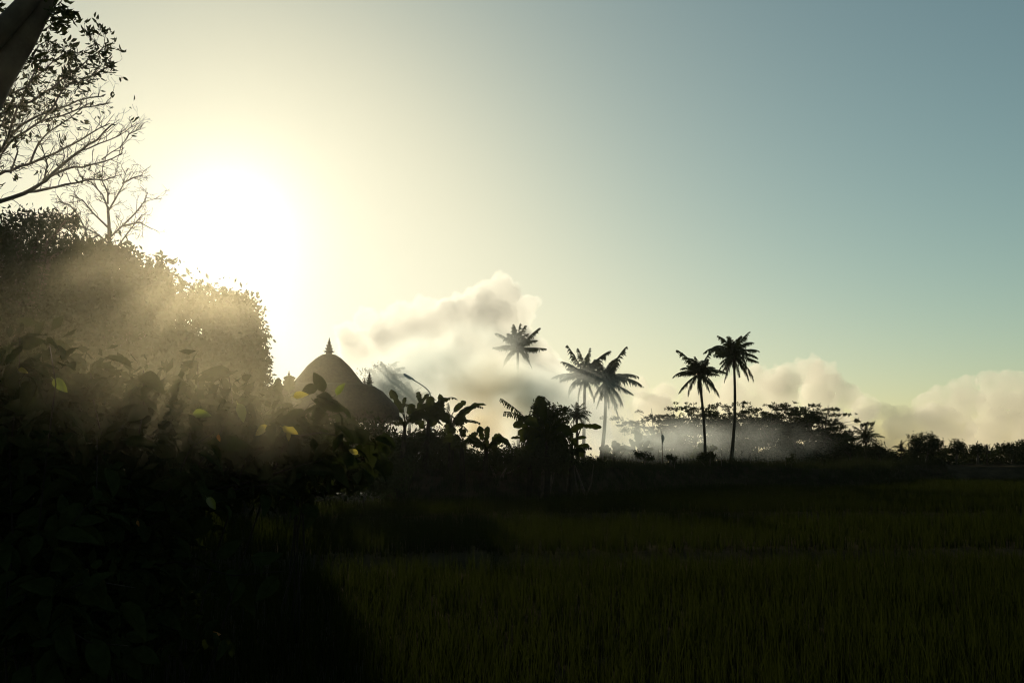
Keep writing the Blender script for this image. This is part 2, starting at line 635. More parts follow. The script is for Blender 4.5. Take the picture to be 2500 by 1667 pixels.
# ------------------------------------------------------------------ thatched pavilion
def build_hut():
    D = 40.
    u = D / F
    c0 = at(803, 868, D)
    base_z = gz(c0.x, D)
    root = thing('thatched_pavilion', 'dark thatched pavilion with a bell-shaped roof and tiered finial, among banana plants', 'pavilion', (c0.x, D, base_z))
    rot = R(12)
    up = []
    for (dx, py) in ((8, 864), (19, 867), (35, 877), (55, 895), (74, 917), (91, 938), (103, 953), (112, 964)):
        up.append((dx * u * .93, (868 - py) * u + c0.z))
    up2 = [(up[-1][0] - .1, up[-1][1] - .06)] + up[::-1]
    mb = MB()
    mb.lathe(up2, (c0.x, D, 0), 48, 3.0, rot, lambda j, k: 1 + random.uniform(-.016, .016))
    roof = mb.build('upper_roof', M['thatch'], root)
    mb = MB()
    lo = []
    for (dx, py) in ((96, 941), (118, 948), (134, 958), (152, 975), (168, 993), (176, 1006)):
        lo.append((dx * u * .95, (868 - py) * u + c0.z))
    lo = [(lo[-1][0] - .14, lo[-1][1] - .34), (lo[-1][0] - .02, lo[-1][1] - .2)] + lo[::-1]
    mb.lathe(lo, (c0.x, D, 0), 56, 5.0, rot, lambda j, k: 1 + random.uniform(-.02, .02))
    mb.build('lower_roof', M['thatch'], root)

    fr = MB()
    for k in range(900):
        a = random.uniform(0, 6.2832)
        cw, sw = math.cos(a), math.sin(a)
        up_t = random.random() < .4
        r0, z1 = (up[-1][0] + .0, up[-1][1] + .02) if up_t else (lo[1][0] - .01, lo[1][1] + .1)
        ex = 3.0 if up_t else 5.0
        r = r0 / ((abs(cw) ** ex + abs(sw) ** ex) ** (1 / ex)) * random.uniform(.985, 1.012)
        x, y = cw * r, sw * r
        x, y = x * math.cos(rot) - y * math.sin(rot) + c0.x, x * math.sin(rot) + y * math.cos(rot) + D
        t = Vector((-math.sin(a + rot), math.cos(a + rot), 0)) * random.uniform(.01, .03)
        o = Vector((math.cos(a + rot), math.sin(a + rot), 0)) * random.uniform(.0, .09)
        p = Vector((x, y, z1))
        q = p + o - Vector((0, 0, random.uniform(.12, .34)))
        fr.add([p - t, p + t, q + t * .5, q - t * .5], [(0, 1, 2, 3)])
    fr.build('thatch_fringe', M['thatch'], root, smooth=False)['kind'] = 'stuff'

    def finial(c, h, w, par, name):
        prof = [(.5, 0), (.52, .12), (.38, .17), (.36, .24), (.55, .27), (.5, .33), (.3, .36), (.4, .42), (.36, .47), (.22, .5), (.3, .57), (.26, .62), (.12, .65), (.2, .72), (.16, .79), (.09, .83), (.08, .9), (.02, 1.0)]
        m = MB()
        m.lathe([(r * w, z * h) for (r, z) in prof], c, 12, 2.2, R(20), lambda j, k: 1.12 if (k % 3 == 0 and j in (4, 7, 10, 13)) else 1)
        for (zz, rr, hh) in ((.27, .5, .12), (.42, .38, .1), (.57, .28, .09)):
            for k in range(6):
                a = 2 * math.pi * k / 6 + .3
                b = Vector((math.cos(a), math.sin(a), 0))
                m.tube([Vector(c) + b * rr * w * .7 + Vector((0, 0, zz * h)), Vector(c) + b * rr * w * 1.2 + Vector((0, 0, (zz + .02) * h)),
                        Vector(c) + b * rr * w * 1.28 + Vector((0, 0, (zz + hh) * h))], [w * .09, w * .06, w * .008], 4)
        return m.build(name, M['stone'], par)
    finial((c0.x, D, c0.z - .08), 50 * u, 20 * u, root, 'finial')
    for k in range(4):
        a = rot + math.pi / 4 + k * math.pi / 2
        rr = 104 * u * 1.27
        finial((c0.x + math.cos(a) * rr, D + math.sin(a) * rr, (868 - 950) * u + c0.z), 36 * u, 15 * u, root, 'corner_finial')
    for k in range(4):
        a = rot + math.pi / 4 + k * math.pi / 2
        rr = 138 * u * 1.25
        m = MB()
        px, py = c0.x + math.cos(a) * rr, D + math.sin(a) * rr
        top = lo[0][1] + .25
        m.tube([(px, py, base_z + .5), (px, py, top)], .11, 8)
        m.build('post', M['wood'], root)
    m = MB()
    m.lathe([(2.1, -.3), (2.1, .22), (2.0, .22), (2.0, .28)], (c0.x, D, base_z), 40, 6, rot)
    m.build('plinth', M['stone'], root, smooth=False)


build_hut()


# ------------------------------------------------------------------ leaves shaped from midrib
def blade_leaf(base, tip, width, tilt=0.0, sag=.1, torn=0, n=12, tooth=1.0, petiole=.12):
    """banana-type leaf: midrib from base to tip, blade wide across the view; returns MB"""
    mb = MB()
    base, tip = Vector(base), Vector(tip)
    ax = tip - base
    L = ax.length
    axn = ax.normalized()
    view = Vector((0, 1, 0))
    side = axn.cross(view)
    if side.length < .1:
        side = axn.cross(Vector((1, 0, 0)))
    side.normalize()
    side = (Matrix.Rotation(tilt, 3, axn) @ side).normalized()
    nrm = side.cross(axn).normalized()

    def mid(t):
        p = base + ax * t
        p.z += sag * L * (4 * t * (1 - t)) + sag * L * .3 * t
        return p
    t0 = petiole
    mb.tube([mid(t) for t in (0, t0 * .5, t0, .5, .97)], [width * .07, width * .06, width * .05, width * .03, width * .01], 5)
    if not torn:
        rows = []
        for i in range(n + 1):
            t = t0 + (1 - t0) * i / n
            s = i / n
            w = width * .5 * min(1, (s / .22 + .08) ** .6 if s < .22 else 1) * max(.05, 1 - max(0, (s - .72) / .28) ** 2.6) * random.choice((1, 1, 1, .66)) * random.uniform(.86, 1.08)
            p = mid(t)
            rows.append((p - side * w - nrm * w * .35, p - side * w * .5 - nrm * w * .1, p, p + side * w * .5 - nrm * w * .1, p + side * w - nrm * w * .35))
        P = [q for r in rows for q in r]
        fs = []
        for i in range(n):
            for k in range(4):
                fs.append((i * 5 + k, i * 5 + k + 1, (i + 1) * 5 + k + 1, (i + 1) * 5 + k))
        mb.add(P, fs)
    else:
        for sgn in (-1, 1):
            t = t0
            while t < .985:
                t2 = min(.99, t + random.uniform(.025, .06))
                s = (t - t0) / (1 - t0)
                w = width * .5 * min(1, s / .12 + .4) * (1 - .35 * max(0, s - .75) / .25) * random.uniform(.75, 1.2) * tooth
                p, q = mid(t), mid(t2 - .008)
                sv = (side * sgn * random.uniform(.35, .9) + Vector((0, random.uniform(-.3, .3), -1))).normalized()
                lean = axn * w * random.uniform(-.1, .25)
                mb.add([p, q, q + sv * w * random.uniform(.8, 1) + lean, p + sv * w + lean], [(0, 1, 2, 3)])
                t = t2 if random.random() < .9 else t2 + .03
    return mb


def banana(base_px, D, leaves, label, group, mat='banana', extra=8):
    """leaves: (bx,by,tx,ty,width_px,torn[,sag])"""
    bp = at(base_px, HOR, D)
    z0 = gz(bp.x, D)
    root = thing('banana_plant', label, 'banana plant', (bp.x, D, z0), group)
    u = D / F
    jx = sum(l[0] for l in leaves) / len(leaves)
    jy = max(l[1] for l in leaves) + 6
    top = at(jx, jy, D)
    mb = MB()
    base = Vector((bp.x, D, z0 - .1))
    h = top - base
    mb.tube([base, base + h * .4 + Vector((.02, 0, 0)), base + h * .8, top], [.14, .12, .10, .06], 8)
    mb.build('pseudostem', M['stem'], root)
    for l in leaves:
        bx, by, tx, ty, w, torn = l[:6]
        w *= 1.0 if torn else 1.2
        sag = l[6] if len(l) > 6 else random.uniform(.02, .1)
        db = D + random.uniform(-.25, .25)
        dt = db + random.uniform(-.7, .7)
        b0, t0 = at(bx, by, db), at(tx, ty, dt)
        m = blade_leaf(b0, t0, w * u, random.uniform(-.5, .5), sag, torn)
        # leaf stalk back to the stem
        m.tube([top - h.normalized() * .25, (top + b0) / 2 + Vector((0, 0, .04)), b0], [.035, .03, .022], 5)
        m.build('leaf', M[mat], root)
    for k in range(extra):
        a = random.uniform(0, 6.28)
        e = random.uniform(-.3, .9)
        L = random.uniform(.8, 1.5) * (max(abs(l[3] - l[1]) + abs(l[2] - l[0]) for l in leaves) * u) * .75
        t0 = top + Vector((math.cos(a) * L, math.sin(a) * L, e * L * .8 - .1))
        m = blade_leaf(top - Vector((0, 0, .1)), t0, random.uniform(13, 20) * u, random.uniform(-.8, .8), random.uniform(.1, .3), random.random() < .6)
        m.build('leaf', M[mat], root)
    return root


G = 'banana plants behind the paddy field'
banana(978, 44, [(986, 1018, 955, 951, 20, 0), (985, 1000, 990, 970, 12, 0), (1000, 1022, 1006, 985, 16, 0), (975, 1030, 950, 1020, 16, 0, .2), (1000, 1030, 1035, 1050, 18, 0, .25)],
       'banana plant with one upright leaf touching the right eave of the thatched roof', G, extra=12)
banana(1035, 45, [(1028, 985, 1020, 956, 12, 0, 0), (1015, 1000, 1048, 962, 11, 0), (1050, 1014, 1052, 966, 20, 0, 0), (1082, 1004, 1073, 961, 13, 0, 0), (1062, 1015, 1100, 1040, 18, 0, .3),
                  (1040, 1010, 1000, 1035, 20, 0, .3), (1055, 1010, 1084, 975, 15, 0)],
       'banana plant with short upright leaves just below the street lamp', G, extra=14)
banana(1100, 44.5, [(1094, 1012, 1094, 982, 20, 1, 0), (1104, 1010, 1138, 980, 13, 0, .05), (1112, 1022, 1160, 992, 15, 0, .04), (1090, 1020, 1060, 1000, 18, 0, .1), (1110, 1030, 1140, 1035, 20, 0, .3),
                    (1085, 1020, 1050, 1045, 22, 0, .3), (1100, 1030, 1092, 1060, 20, 0, .1), (1115, 1018, 1128, 1000, 15, 1, .1)],
       'banana plant pointing two long leaves to the right against the smoke', G, extra=12)
banana(1128, 43, [(1128, 1070, 1126, 1043, 11, 0, 0), (1132, 1070, 1134, 1046, 10, 0, 0), (1140, 1074, 1168, 1058, 13, 0), (1120, 1075, 1104, 1095, 14, 0, .2), (1112, 1060, 1098, 1046, 14, 0, .1), (1135, 1080, 1160, 1092, 12, 0, .3)],
       'low young banana plant between the big clump and the two-leaf banana', G)
banana(1180, 43, [(1180, 1080, 1170, 1039, 15, 0, 0), (1190, 1078, 1190, 1040, 14, 0, 0), (1198, 1080, 1224, 1061, 14, 0, .05), (1196, 1082, 1250, 1102, 13, 0, .28), (1176, 1082, 1128, 1090, 13, 0, .25), (1200, 1086, 1240, 1078, 12, 0, .2),
                  (1190, 1090, 1215, 1112, 14, 0, .3), (1172, 1085, 1145, 1078, 12, 0, .15)],
       'small banana plant with two upright rabbit-ear leaves in front of the orange smoke', G)
banana(1290, 42.5, [(1296, 1034, 1221, 972, 26, 1, .05), (1292, 1030, 1229, 1006, 30, 1, .1), (1300, 1030, 1258, 1040, 17, 0, .18), (1295, 1048, 1252, 1038, 16, 0, .1), (1292, 1050, 1264, 1064, 14, 0, .15), (1300, 1040, 1292, 1012, 12, 0, 0),
                    (1290, 1072, 1247, 1070, 8, 0, .04), (1306, 1020, 1314, 968, 12, 0, 0)],
       'banana plant stretching two comb-torn leaves to the left over the smoke', G, extra=0)
banana(1385, 42.5, [(1390, 1060, 1428, 1037, 16, 0, .12), (1420, 1040, 1469, 1043, 13, 0, .03), (1398, 1075, 1432, 1068, 9, 0, .05), (1404, 1090, 1440, 1089, 10, 0, .05), (1394, 1098, 1426, 1118, 12, 0, .1), (1385, 1068, 1410, 1098, 14, 0, .2)],
       'banana plant holding one flat leaf out to the right beside the creeper mound', G)
banana(1335, 41.6, [(1330, 1035, 1316, 966, 20, 0, 0), (1340, 1040, 1352, 985, 18, 1, .02), (1320, 1045, 1280, 1035, 20, 0, .2), (1345, 1045, 1392, 1020, 18, 1, .15), (1350, 1055, 1400, 1070, 20, 0, .25), (1318, 1055, 1268, 1085, 20, 0, .25),
                    (1335, 1060, 1330, 1105, 22, 0, .1), (1345, 1040, 1372, 992, 16, 1, .1), (1350, 1065, 1385, 1110, 20, 0, .25), (1315, 1062, 1290, 1118, 20, 0, .2)],
       'tall ragged banana plant growing out of the black creeper mound', G, extra=14)
G2 = 'hazy banana plants beyond the field'
banana(1500, 86, [(1490, 1105, 1478, 1086, 12, 0), (1495, 1104, 1512, 1082, 12, 0, .05), (1500, 1100, 1500, 1075, 12, 0), (1488, 1106, 1462, 1092, 10, 0), (1505, 1105, 1530, 1090, 10, 0)], 'smoky banana plant with a low fan of leaves left of the flag pole', G2)
banana(1560, 87, [(1558, 1098, 1557, 1052, 16, 0, 0), (1552, 1100, 1536, 1072, 12, 0), (1565, 1100, 1588, 1076, 12, 0), (1570, 1102, 1596, 1096, 10, 0), (1550, 1104, 1526, 1096, 10, 0)], 'smoky banana plant with one tall upright leaf left of the flag pole', G2)
banana(1722, 88, [(1714, 1108, 1692, 1098, 16, 0), (1720, 1106, 1706, 1082, 14, 0), (1726, 1106, 1746, 1090, 12, 0), (1726, 1108, 1752, 1092, 9, 0), (1718, 1108, 1724, 1086, 12, 0)], 'hazy banana plant between the trunks of the two tall palms', G2)
G3 = 'banana plants left of the pavilion'
banana(690, 33, [(688, 965, 678, 922, 24, 0, 0), (705, 960, 708, 916, 26, 0, 0), (680, 970, 655, 950, 20, 0, .1), (700, 970, 735, 985, 22, 0, .2), (690, 975, 650, 995, 22, 0, .2), (700, 975, 716, 1010, 22, 0, .1)],
       'banana plant with two broad upright leaves at the left edge of the thatched roof', G3)
banana(590, 30, [(600, 1010, 575, 962, 24, 0, .05), (596, 1020, 620, 985, 22, 0, .05), (590, 1015, 560, 1000, 22, 0, .15), (600, 1020, 640, 1035, 24, 0, .2), (590, 1025, 570, 1070, 24, 0, .1)],
       'banana plant half hidden in the glare below the big round tree', G3)


# ------------------------------------------------------------------ creeper mound and bushes on the bank
def bush(px, D, blobs, n, size, label, cat='bush', group=None, mat='dark_crown', name='bush', stems=5, **kw):
    """blobs in pixels (px,py,rx,ry)"""
    u = D / F
    bp = at(px, HOR, D)
    z0 = gz(bp.x, D)
    root = thing(name, label, cat, (bp.x, D, z0), group)
    bl = []
    for (bx, by, rx, ry) in blobs:
        bl.append((at(bx, by, D + random.uniform(-.2, .2) * rx * u), (rx * u, min(rx, 60) * u * .8, ry * u)))
    foliage(root, bl, n, size, M[mat], **kw)
    mb = MB()
    for i in range(stems):
        b = random.choice(bl)
        c = b[0]
        p0 = Vector((bp.x + random.uniform(-.2, .2), D + random.uniform(-.2, .2), z0 - .1))
        mb.tube([p0, (p0 + c) / 2 + Vector((random.uniform(-.1, .1), 0, -.1)), c], [.05, .035, .012], 5)
    mb.build('stem', M['bark'], root)
    return root, bl


bush(1330, 42, [(1318, 990, 14, 26), (1325, 1018, 22, 30), (1345, 1022, 24, 34), (1368, 1045, 22, 36), (1330, 1075, 52, 40), (1320, 1110, 64, 36), (1376, 1000, 10, 9), (1350, 1110, 56, 36)], 12000, .17,
     'tall black creeper mound with a pointed top between torn banana leaves and hazy palms', 'creeper', mat='dark_crown', name='creeper_mound', clump=.3)
bush(1060, 45.5, [(1000, 1080, 50, 26), (1060, 1074, 56, 28), (1105, 1092, 40, 26), (1030, 1110, 90, 36), (1110, 1120, 70, 30), (950, 1105, 60, 34)], 14000, .17,
     'dark thicket under the banana plants right of the pavilion', 'thicket', name='thicket', clump=.35)
bush(1215, 44, [(1190, 1120, 60, 24), (1250, 1115, 50, 26), (1290, 1120, 50, 26)], 5000, .15, 'low dark bushes under the small rabbit-ear banana', 'bush', clump=.3)
bush(1420, 46, [(1400, 1125, 50, 16), (1450, 1128, 40, 12)], 2200, .12, 'low bush at the right foot of the creeper mound', clump=.2)
bush(1567, 62, [(1560, 1108, 16, 9), (1580, 1114, 18, 8)], 700, .14, 'small bush on the bank just left of the flag pole', 'bush', 'small bushes on the far bank', clump=.2)
bush(1725, 64, [(1722, 1116, 16, 9), (1735, 1112, 9, 7), (1705, 1119, 8, 5)], 800, .16, 'small rounded bush on the bank between the two tall palm trunks', 'bush', 'small bushes on the far bank', clump=.2)
bush(1930, 66, [(1934, 1112, 5, 12), (1930, 1122, 8, 6)], 260, .13, 'narrow upright bush on the bank below the flat-topped trees', 'bush', 'small bushes on the far bank', clump=.15)
bush(1640, 62, [(1634, 1116, 10, 7), (1650, 1120, 10, 5)], 420, .12, 'tiny bush on the bank just right of the flag pole', 'bush', 'small bushes on the far bank', clump=.15)


# dry stalks standing on the bank
def stalk(px, py_top, D, label):
    D = 64 + random.uniform(0, 1.5) if px > 1500 else 57
    p = at(px, HOR, D)
    z0 = gz(p.x, D)
    top = at(px + random.uniform(-3, 3), py_top, D)
    root = thing('dry_stalk', label, 'weed', (p.x, D, z0), 'dry stalks on the far bank')
    mb = MB()
    b = Vector((p.x, D, z0 - .05))
    mb.tube([b, (b + top) / 2 + Vector((.03, 0, 0)), top], [.02, .015, .006], 5)
    mb.build('stem', M['twig'], root)
    mb = MB()
    for i in range(9):
        t = random.uniform(.25, 1)
        c = b + (top - b) * t
        a = random.uniform(0, 6.28)
        e = c + Vector((math.cos(a) * .22, math.sin(a) * .22, random.uniform(-.1, .2)))
        s = Vector((-math.sin(a), math.cos(a), 0)) * .02
        mb.add([c, (c + e) / 2 + s, e, (c + e) / 2 - s], [(0, 1, 2, 3)])
    mb.build('foliage', M['weed'], root)['kind'] = 'stuff'


for (px, py, D, lb) in ((1761, 1095, 63, 'thin dry stalk just left of the right-hand tall palm trunk'), (1786, 1098, 62, 'dry stalk right in front of the right-hand tall palm trunk'),
                        (1812, 1100, 62, 'leafy dry stalk a little right of the right-hand tall palm'), (1832, 1105, 61, 'leaning dry stalk right of the leafy stalk beside the right-hand palm'),
                        (1874, 1112, 63, 'lone thin stalk midway between the palms and the narrow bush'), (1917, 1112, 63, 'dry stalk directly left of the narrow upright bush'),
                        (1606, 1095, 60, 'dry stalk directly left of the flag pole base'), (1480, 1100, 58, 'dry stalk near the creeper mound on the far bank')):
    stalk(px, py, D, lb)


# ------------------------------------------------------------------ palms
def frond_mb(L, th0, bend, n=34, lw=.09, ll=.3):
    mb = MB()
    k = 14
    pts = [Vector((0, 0, 0))]
    ang = []
    for i in range(k):
        t = (i + .5) / k
        th = th0 - bend * t ** 1.4
        ang.append(th)
        pts.append(pts[-1] + Vector((math.cos(th), 0, math.sin(th))) * (L / k))
    mb.tube(pts, [.035 * (1 - .85 * i / k) * L / 2.3 for i in range(k + 1)], 4)
    for sgn in (-1, 1):
        for j in range(n):
            t = .1 + .9 * (j + random.uniform(0, .7)) / n
            t = min(t, .995)
            i = min(k - 1, int(t * k))
            f = t * k - i
            p = pts[i].lerp(pts[i + 1], f)
            tg = Vector((math.cos(ang[i]), 0, math.sin(ang[i])))
            nr = Vector((-math.sin(ang[i]), 0, math.cos(ang[i])))
            l = L * ll * (.35 + .65 * math.sin(math.pi * min(1, t * .95 + .05) ** .8)) * random.uniform(.75, 1.15)
            d = (tg * (.4 + .5 * t) + Vector((0, sgn, 0)) * random.uniform(.35, .8) + Vector((0, 0, -random.uniform(.05, .75)))).normalized()
            m = p + d * l * .5
            e = m + (d + Vector((0, 0, -random.uniform(.7, 1.5)))).normalized() * l * .5
            w = tg * lw * .5 * L / 2.3
            mb.add([p - w, p + w, m + w, m - w, e], [(0, 1, 2, 3), (3, 2, 4)])
    return mb


def palm(crown_px, base_px, D, rad_px, fronds, label, group='coconut palms beyond the field', trunk=True, tr_px=6, lean=0, n=32, base_py=None):
    """fronds: list of (image angle deg, length factor, bend, azimuth jitter) - image angle measured from image right, counter-clockwise"""
    u = D / F
    c = at(*crown_px, D)
    bp = at(base_px, HOR, D)
    z0 = gz(bp.x, D)
    root = thing('coconut_palm', label, 'palm', (bp.x, D, z0), group)
    mb = MB()
    b = Vector((bp.x, D, z0 - .2))
    pts, rs = [], []
    for i in range(15):
        t = i / 14
        p = b.lerp(c, t)
        p.x += lean * u * math.sin(math.pi * t)
        pts.append(p)
        rs.append(tr_px * u * .5 * (1.75 - 1.6 * t if t < .25 else 1.35 - .38 * t) * (1 + .04 * (i % 2)))
    mb.tube(pts, rs, 8)
    mb.build('trunk', M['palm_bark'], root)
    cr = MB()
    cr.tube([c - Vector((0, 0, 12 * u)), c, c + Vector((0, 0, 10 * u))], [tr_px * u * .6, tr_px * u * 1.0, tr_px * u * .4], 7)
    for i in range(6):
        a = i * 1.05
        q = c + Vector((math.cos(a) * 6 * u, math.sin(a) * 6 * u, -7 * u))
        cr.lathe([(.01, -4 * u), (3 * u, -2 * u), (3.4 * u, 0), (2.4 * u, 2.6 * u), (.01, 4 * u)], q, 7)
    cr.build('crown_heart', M['palm_bark'], root)
    for fr in fronds:
        a, lf, bd = fr[:3]
        az = fr[3] if len(fr) > 3 else random.uniform(-40, 40)
        el = math.asin(max(-1, min(1, math.sin(R(a)))))
        right = math.cos(R(a)) >= 0
        m = frond_mb(rad_px * u * lf * random.uniform(.86, 1.12), el, R(bd + random.uniform(-8, 22)), n)
        azr = R(az) if right else math.pi + R(az)
        Rz = Matrix.Rotation(azr, 3, 'Z')
        m.v = [tuple(Rz @ Vector(p) + c) for p in m.v]
        m.build('frond', M['palm'], root, smooth=False)
    for k in range(int(len(fronds) * .45)):
        a = random.uniform(-35, 85)
        m = frond_mb(rad_px * u * random.uniform(.7, 1.0), R(a), R(random.uniform(25, 70)), n)
        Rz = Matrix.Rotation(random.choice((-1, 1)) * R(random.uniform(45, 135)), 3, 'Z')
        m.v = [tuple(Rz @ Vector(p) + c) for p in m.v]
        m.build('frond', M['palm'], root, smooth=False)
    return root


FULL = [(78, 1.0, 35), (95, .95, 30, 85), (100, .9, 40), (70, .9, 50, -80), (55, 1.1, 60), (125, 1.1, 60), (40, 1.1, 70), (142, 1.1, 70), (25, 1.1, 60), (158, 1.1, 60), (8, 1.05, 50), (172, 1.05, 50),
        (-8, 1.0, 45), (188, 1.0, 45), (-25, 1., 40), (205, 1., 40), (-45, .9, 30), (225, .9, 30), (20, .9, 60, 75), (160, .9, 60, -75), (-20, .8, 40, 80), (200, .8, 40, -70), (-75, .7, 10), (255, .7, 10)]
palm((1791, 868), 1782, 69, 69, [(68, 1.15, 12, 10), (60, 1.0, 55, 20), (35, 1.15, 45, 10), (20, 1.1, 45, 20), (-3, 1.05, 12, 10), (-30, 1.15, 38, 10), (-38, 1.15, 30, 15), (-60, .8, 20, 40), (-118, 1.0, 15, 10), (-150, .9, 25, 10), (172, .75, 20, 20),
      (165, .9, 30, 30), (140, 1.1, 85, 10), (128, 1.15, 95, 20), (108, 1.0, 35, 20), (98, .75, 60, 80), (80, .8, 60, -70), (115, .8, 60, 60), (50, .8, 80, -60), (100, .7, 90, -60), (85, .65, 40, 30), (150, .9, 60, -50)],
     'taller of the two slim black palms, its crown highest at right of the smoke', tr_px=6.0, lean=7, n=36)
palm((1706, 912), 1722, 68, 60, [(120, 1.25, 35, 10), (105, .9, 60, 40), (160, 1.15, 70, 10), (168, 1.0, 25, 10), (140, 1.0, 55, 20), (-150, .0 + 1.05, 30, 10), (-140, 1.1, 28, 25), (-95, .9, 5, 20), (-78, 1.05, 8, 20), (-70, .9, 10, 40),
      (-30, 1.15, 30, 10), (-40, 1.05, 30, 25), (10, 1.0, 30, 10), (25, 1.2, 60, 10), (45, .9, 60, 30), (68, 1.0, 20, 20), (85, .9, 70, 60), (95, .8, 70, -60), (-100, .85, 5, -40), (0, .8, 40, 60), (60, .8, 70, -60), (110, .8, 50, -30), (-15, .9, 40, -40)],
     'shorter of the two slim black palms, with dead fronds hanging under its crown', tr_px=5.5, lean=4, n=34)
palm((1264, 850), 1266, 89, 66, [(93, 1.0, 12, 40), (86, 1.0, 12, 30), (100, .95, 20, 50), (80, .95, 25, -50), (48, 1.05, 12, 10), (40, .95, 25, 25), (133, 1.05, 12, 10), (172, 1.05, 25, 10), (160, 1.0, 55, 30), (5, 1.05, 18, 10), (15, .9, 40, 40),
      (-42, 1.0, 30, 10), (-140, 1.0, 30, 10), (-20, .9, 40, 40), (-160, .9, 40, 40), (-95, .6, 5, 20)],
     'smoke-veiled palm whose trunk vanishes in the smoke, left of the other palms', tr_px=6, n=32)
palm((1428, 918), 1424, 87, 76, [(115, 1.1, 15, 10), (98, 1.0, 25, 30), (85, 1.0, 20, 20), (60, 1.1, 18, 10), (70, .9, 40, 30), (135, .85, 40, 20), (165, 1.0, 35, 10), (172, .9, 45, 30), (-165, .8, 50, 20), (-150, .9, 40, 10), (10, .9, 40, 20), (-20, .9, 40, 20),
      (-120, .9, 15, 20), (-60, .8, 20, 20), (150, .9, 60, -40), (90, .8, 50, -70), (30, .8, 60, 50)],
     'smoke-veiled palm with a straight trunk, left one of the close pair', tr_px=7, n=32)
palm((1478, 932), 1464, 86, 78, [(68, 1.15, 10, 5), (95, .95, 40, 30), (108, .9, 60, 20), (35, 1.1, 60, 10), (22, 1.15, 50, 10), (45, .9, 60, 30), (-12, 1.05, 25, 10), (-35, 1.1, 28, 10), (-30, 1.1, 45, 20), (-65, 1.1, 8, 10), (-75, .9, 8, 30), (-115, 1.0, 15, 15), (-145, .9, 40, 20),
      (160, .9, 60, 20), (130, .8, 70, 40), (10, .8, 40, 50), (-50, .9, 20, 40), (80, .8, 60, -60)],
     'smoke-veiled palm with a leaning trunk, right one of the close pair', tr_px=7, lean=5, n=32)
palm((2114, 1070), 2112, 92, 42, [(118, 1.15, 25, 10), (105, .9, 25, 30), (70, 1.2, 10, 5), (60, .9, 30, 20), (45, .9, 50, 10), (25, 1.2, 50, 10), (150, 1.0, 35, 10), (165, .9, 40, 30), (10, .9, 50, 30), (-10, .9, 40, 20), (190, .9, 40, 20), (90, .8, 20, 50)],
     'palm with a spiky open crown just right of the flat-topped trees', 'palms along the right-hand treeline', tr_px=5, n=24)
palm((2200, 1092), 2200, 94, 20, [f for f in FULL if random.random() < .6], 'tiny palm directly left of the round-topped tree', 'palms along the right-hand treeline', tr_px=3, n=14)
palm((2409, 1096), 2409, 96, 16, [f for f in FULL if random.random() < .6], 'tiny palm near the right edge among low treetops', 'palms along the right-hand treeline', tr_px=3, n=12)
palm((935, 930), 935, 84, 58, FULL, 'faint palm in the smoke directly behind the right slope of the pavilion roof', 'faint palms inside the smoke', n=26)
palm((1000, 985), 1000, 86, 60, FULL, 'faint palm in the smoke under the street lamp head', 'faint palms inside the smoke', n=26)
palm((1408, 1012), 1410, 80, 38, FULL, 'small faint palm in the smoke right of the creeper mound', 'faint palms inside the smoke', n=20)


# ------------------------------------------------------------------ flat-topped trees in the distance
def tiered_tree(px, top, width, D, label, group, n=2600):
    """umbrella-crowned tree: forking limbs, each carrying flat layered plates of leaves"""
    u = D / F
    bp = at(px, HOR, D)
    z0 = gz(bp.x, D)
    root = thing('flat_topped_tree', label, 'tree', (bp.x, D, z0), group)
    mb = MB()
    bl = []
    H = at(px, top, D).z - z0
    w = width * u
    b = Vector((bp.x, D, z0 - .1))
    fork = b + Vector((random.uniform(-.2, .2), 0, H * random.uniform(.3, .4)))
    mb.tube([b, b.lerp(fork, .5), fork], [.17, .14, .12], 6)
    lead = random.randint(0, 4)
    for k in range(6):
        a = k * 1.047 + random.uniform(-.4, .4)
        rr = w * random.uniform(.25, .62)
        hh = H * (random.uniform(.72, .93) if k != lead else .99)
        if k == lead:
            rr *= .3
        e = b + Vector((math.cos(a) * rr, math.sin(a) * rr, hh))
        m = fork.lerp(e, .55) + Vector((-math.cos(a) * rr * .15, -math.sin(a) * rr * .15, H * .03))
        mb.tube([fork, m, e], [.08, .05, .02], 5)
        for t in range(4):
            q = random.uniform(.16, .34) * (1.15 - .12 * t)
            c = e + Vector((random.gauss(0, .28) * w, random.gauss(0, .28) * w, -t * H * random.uniform(.05, .085)))
            c.z = min(c.z, b.z + H)
            bl.append((c, (w * q, w * q, random.uniform(.1, .22))))
            mb.tube([m, m.lerp(c, .6) + Vector((0, 0, .05)), c], [.03, .02, .01], 4)
    for k in range(9):
        c = b + Vector((random.gauss(0, .4) * w, random.gauss(0, .4) * w, H * random.uniform(.12, .62)))
        bl.append((c, (w * .32, w * .32, H * .07)))
    mb.build('trunk', M['bark'], root)
    foliage(root, bl, n, .2, M['dark_crown'], 'crown', clump=.5, flat=.4, per=20, droop=0)
    return root


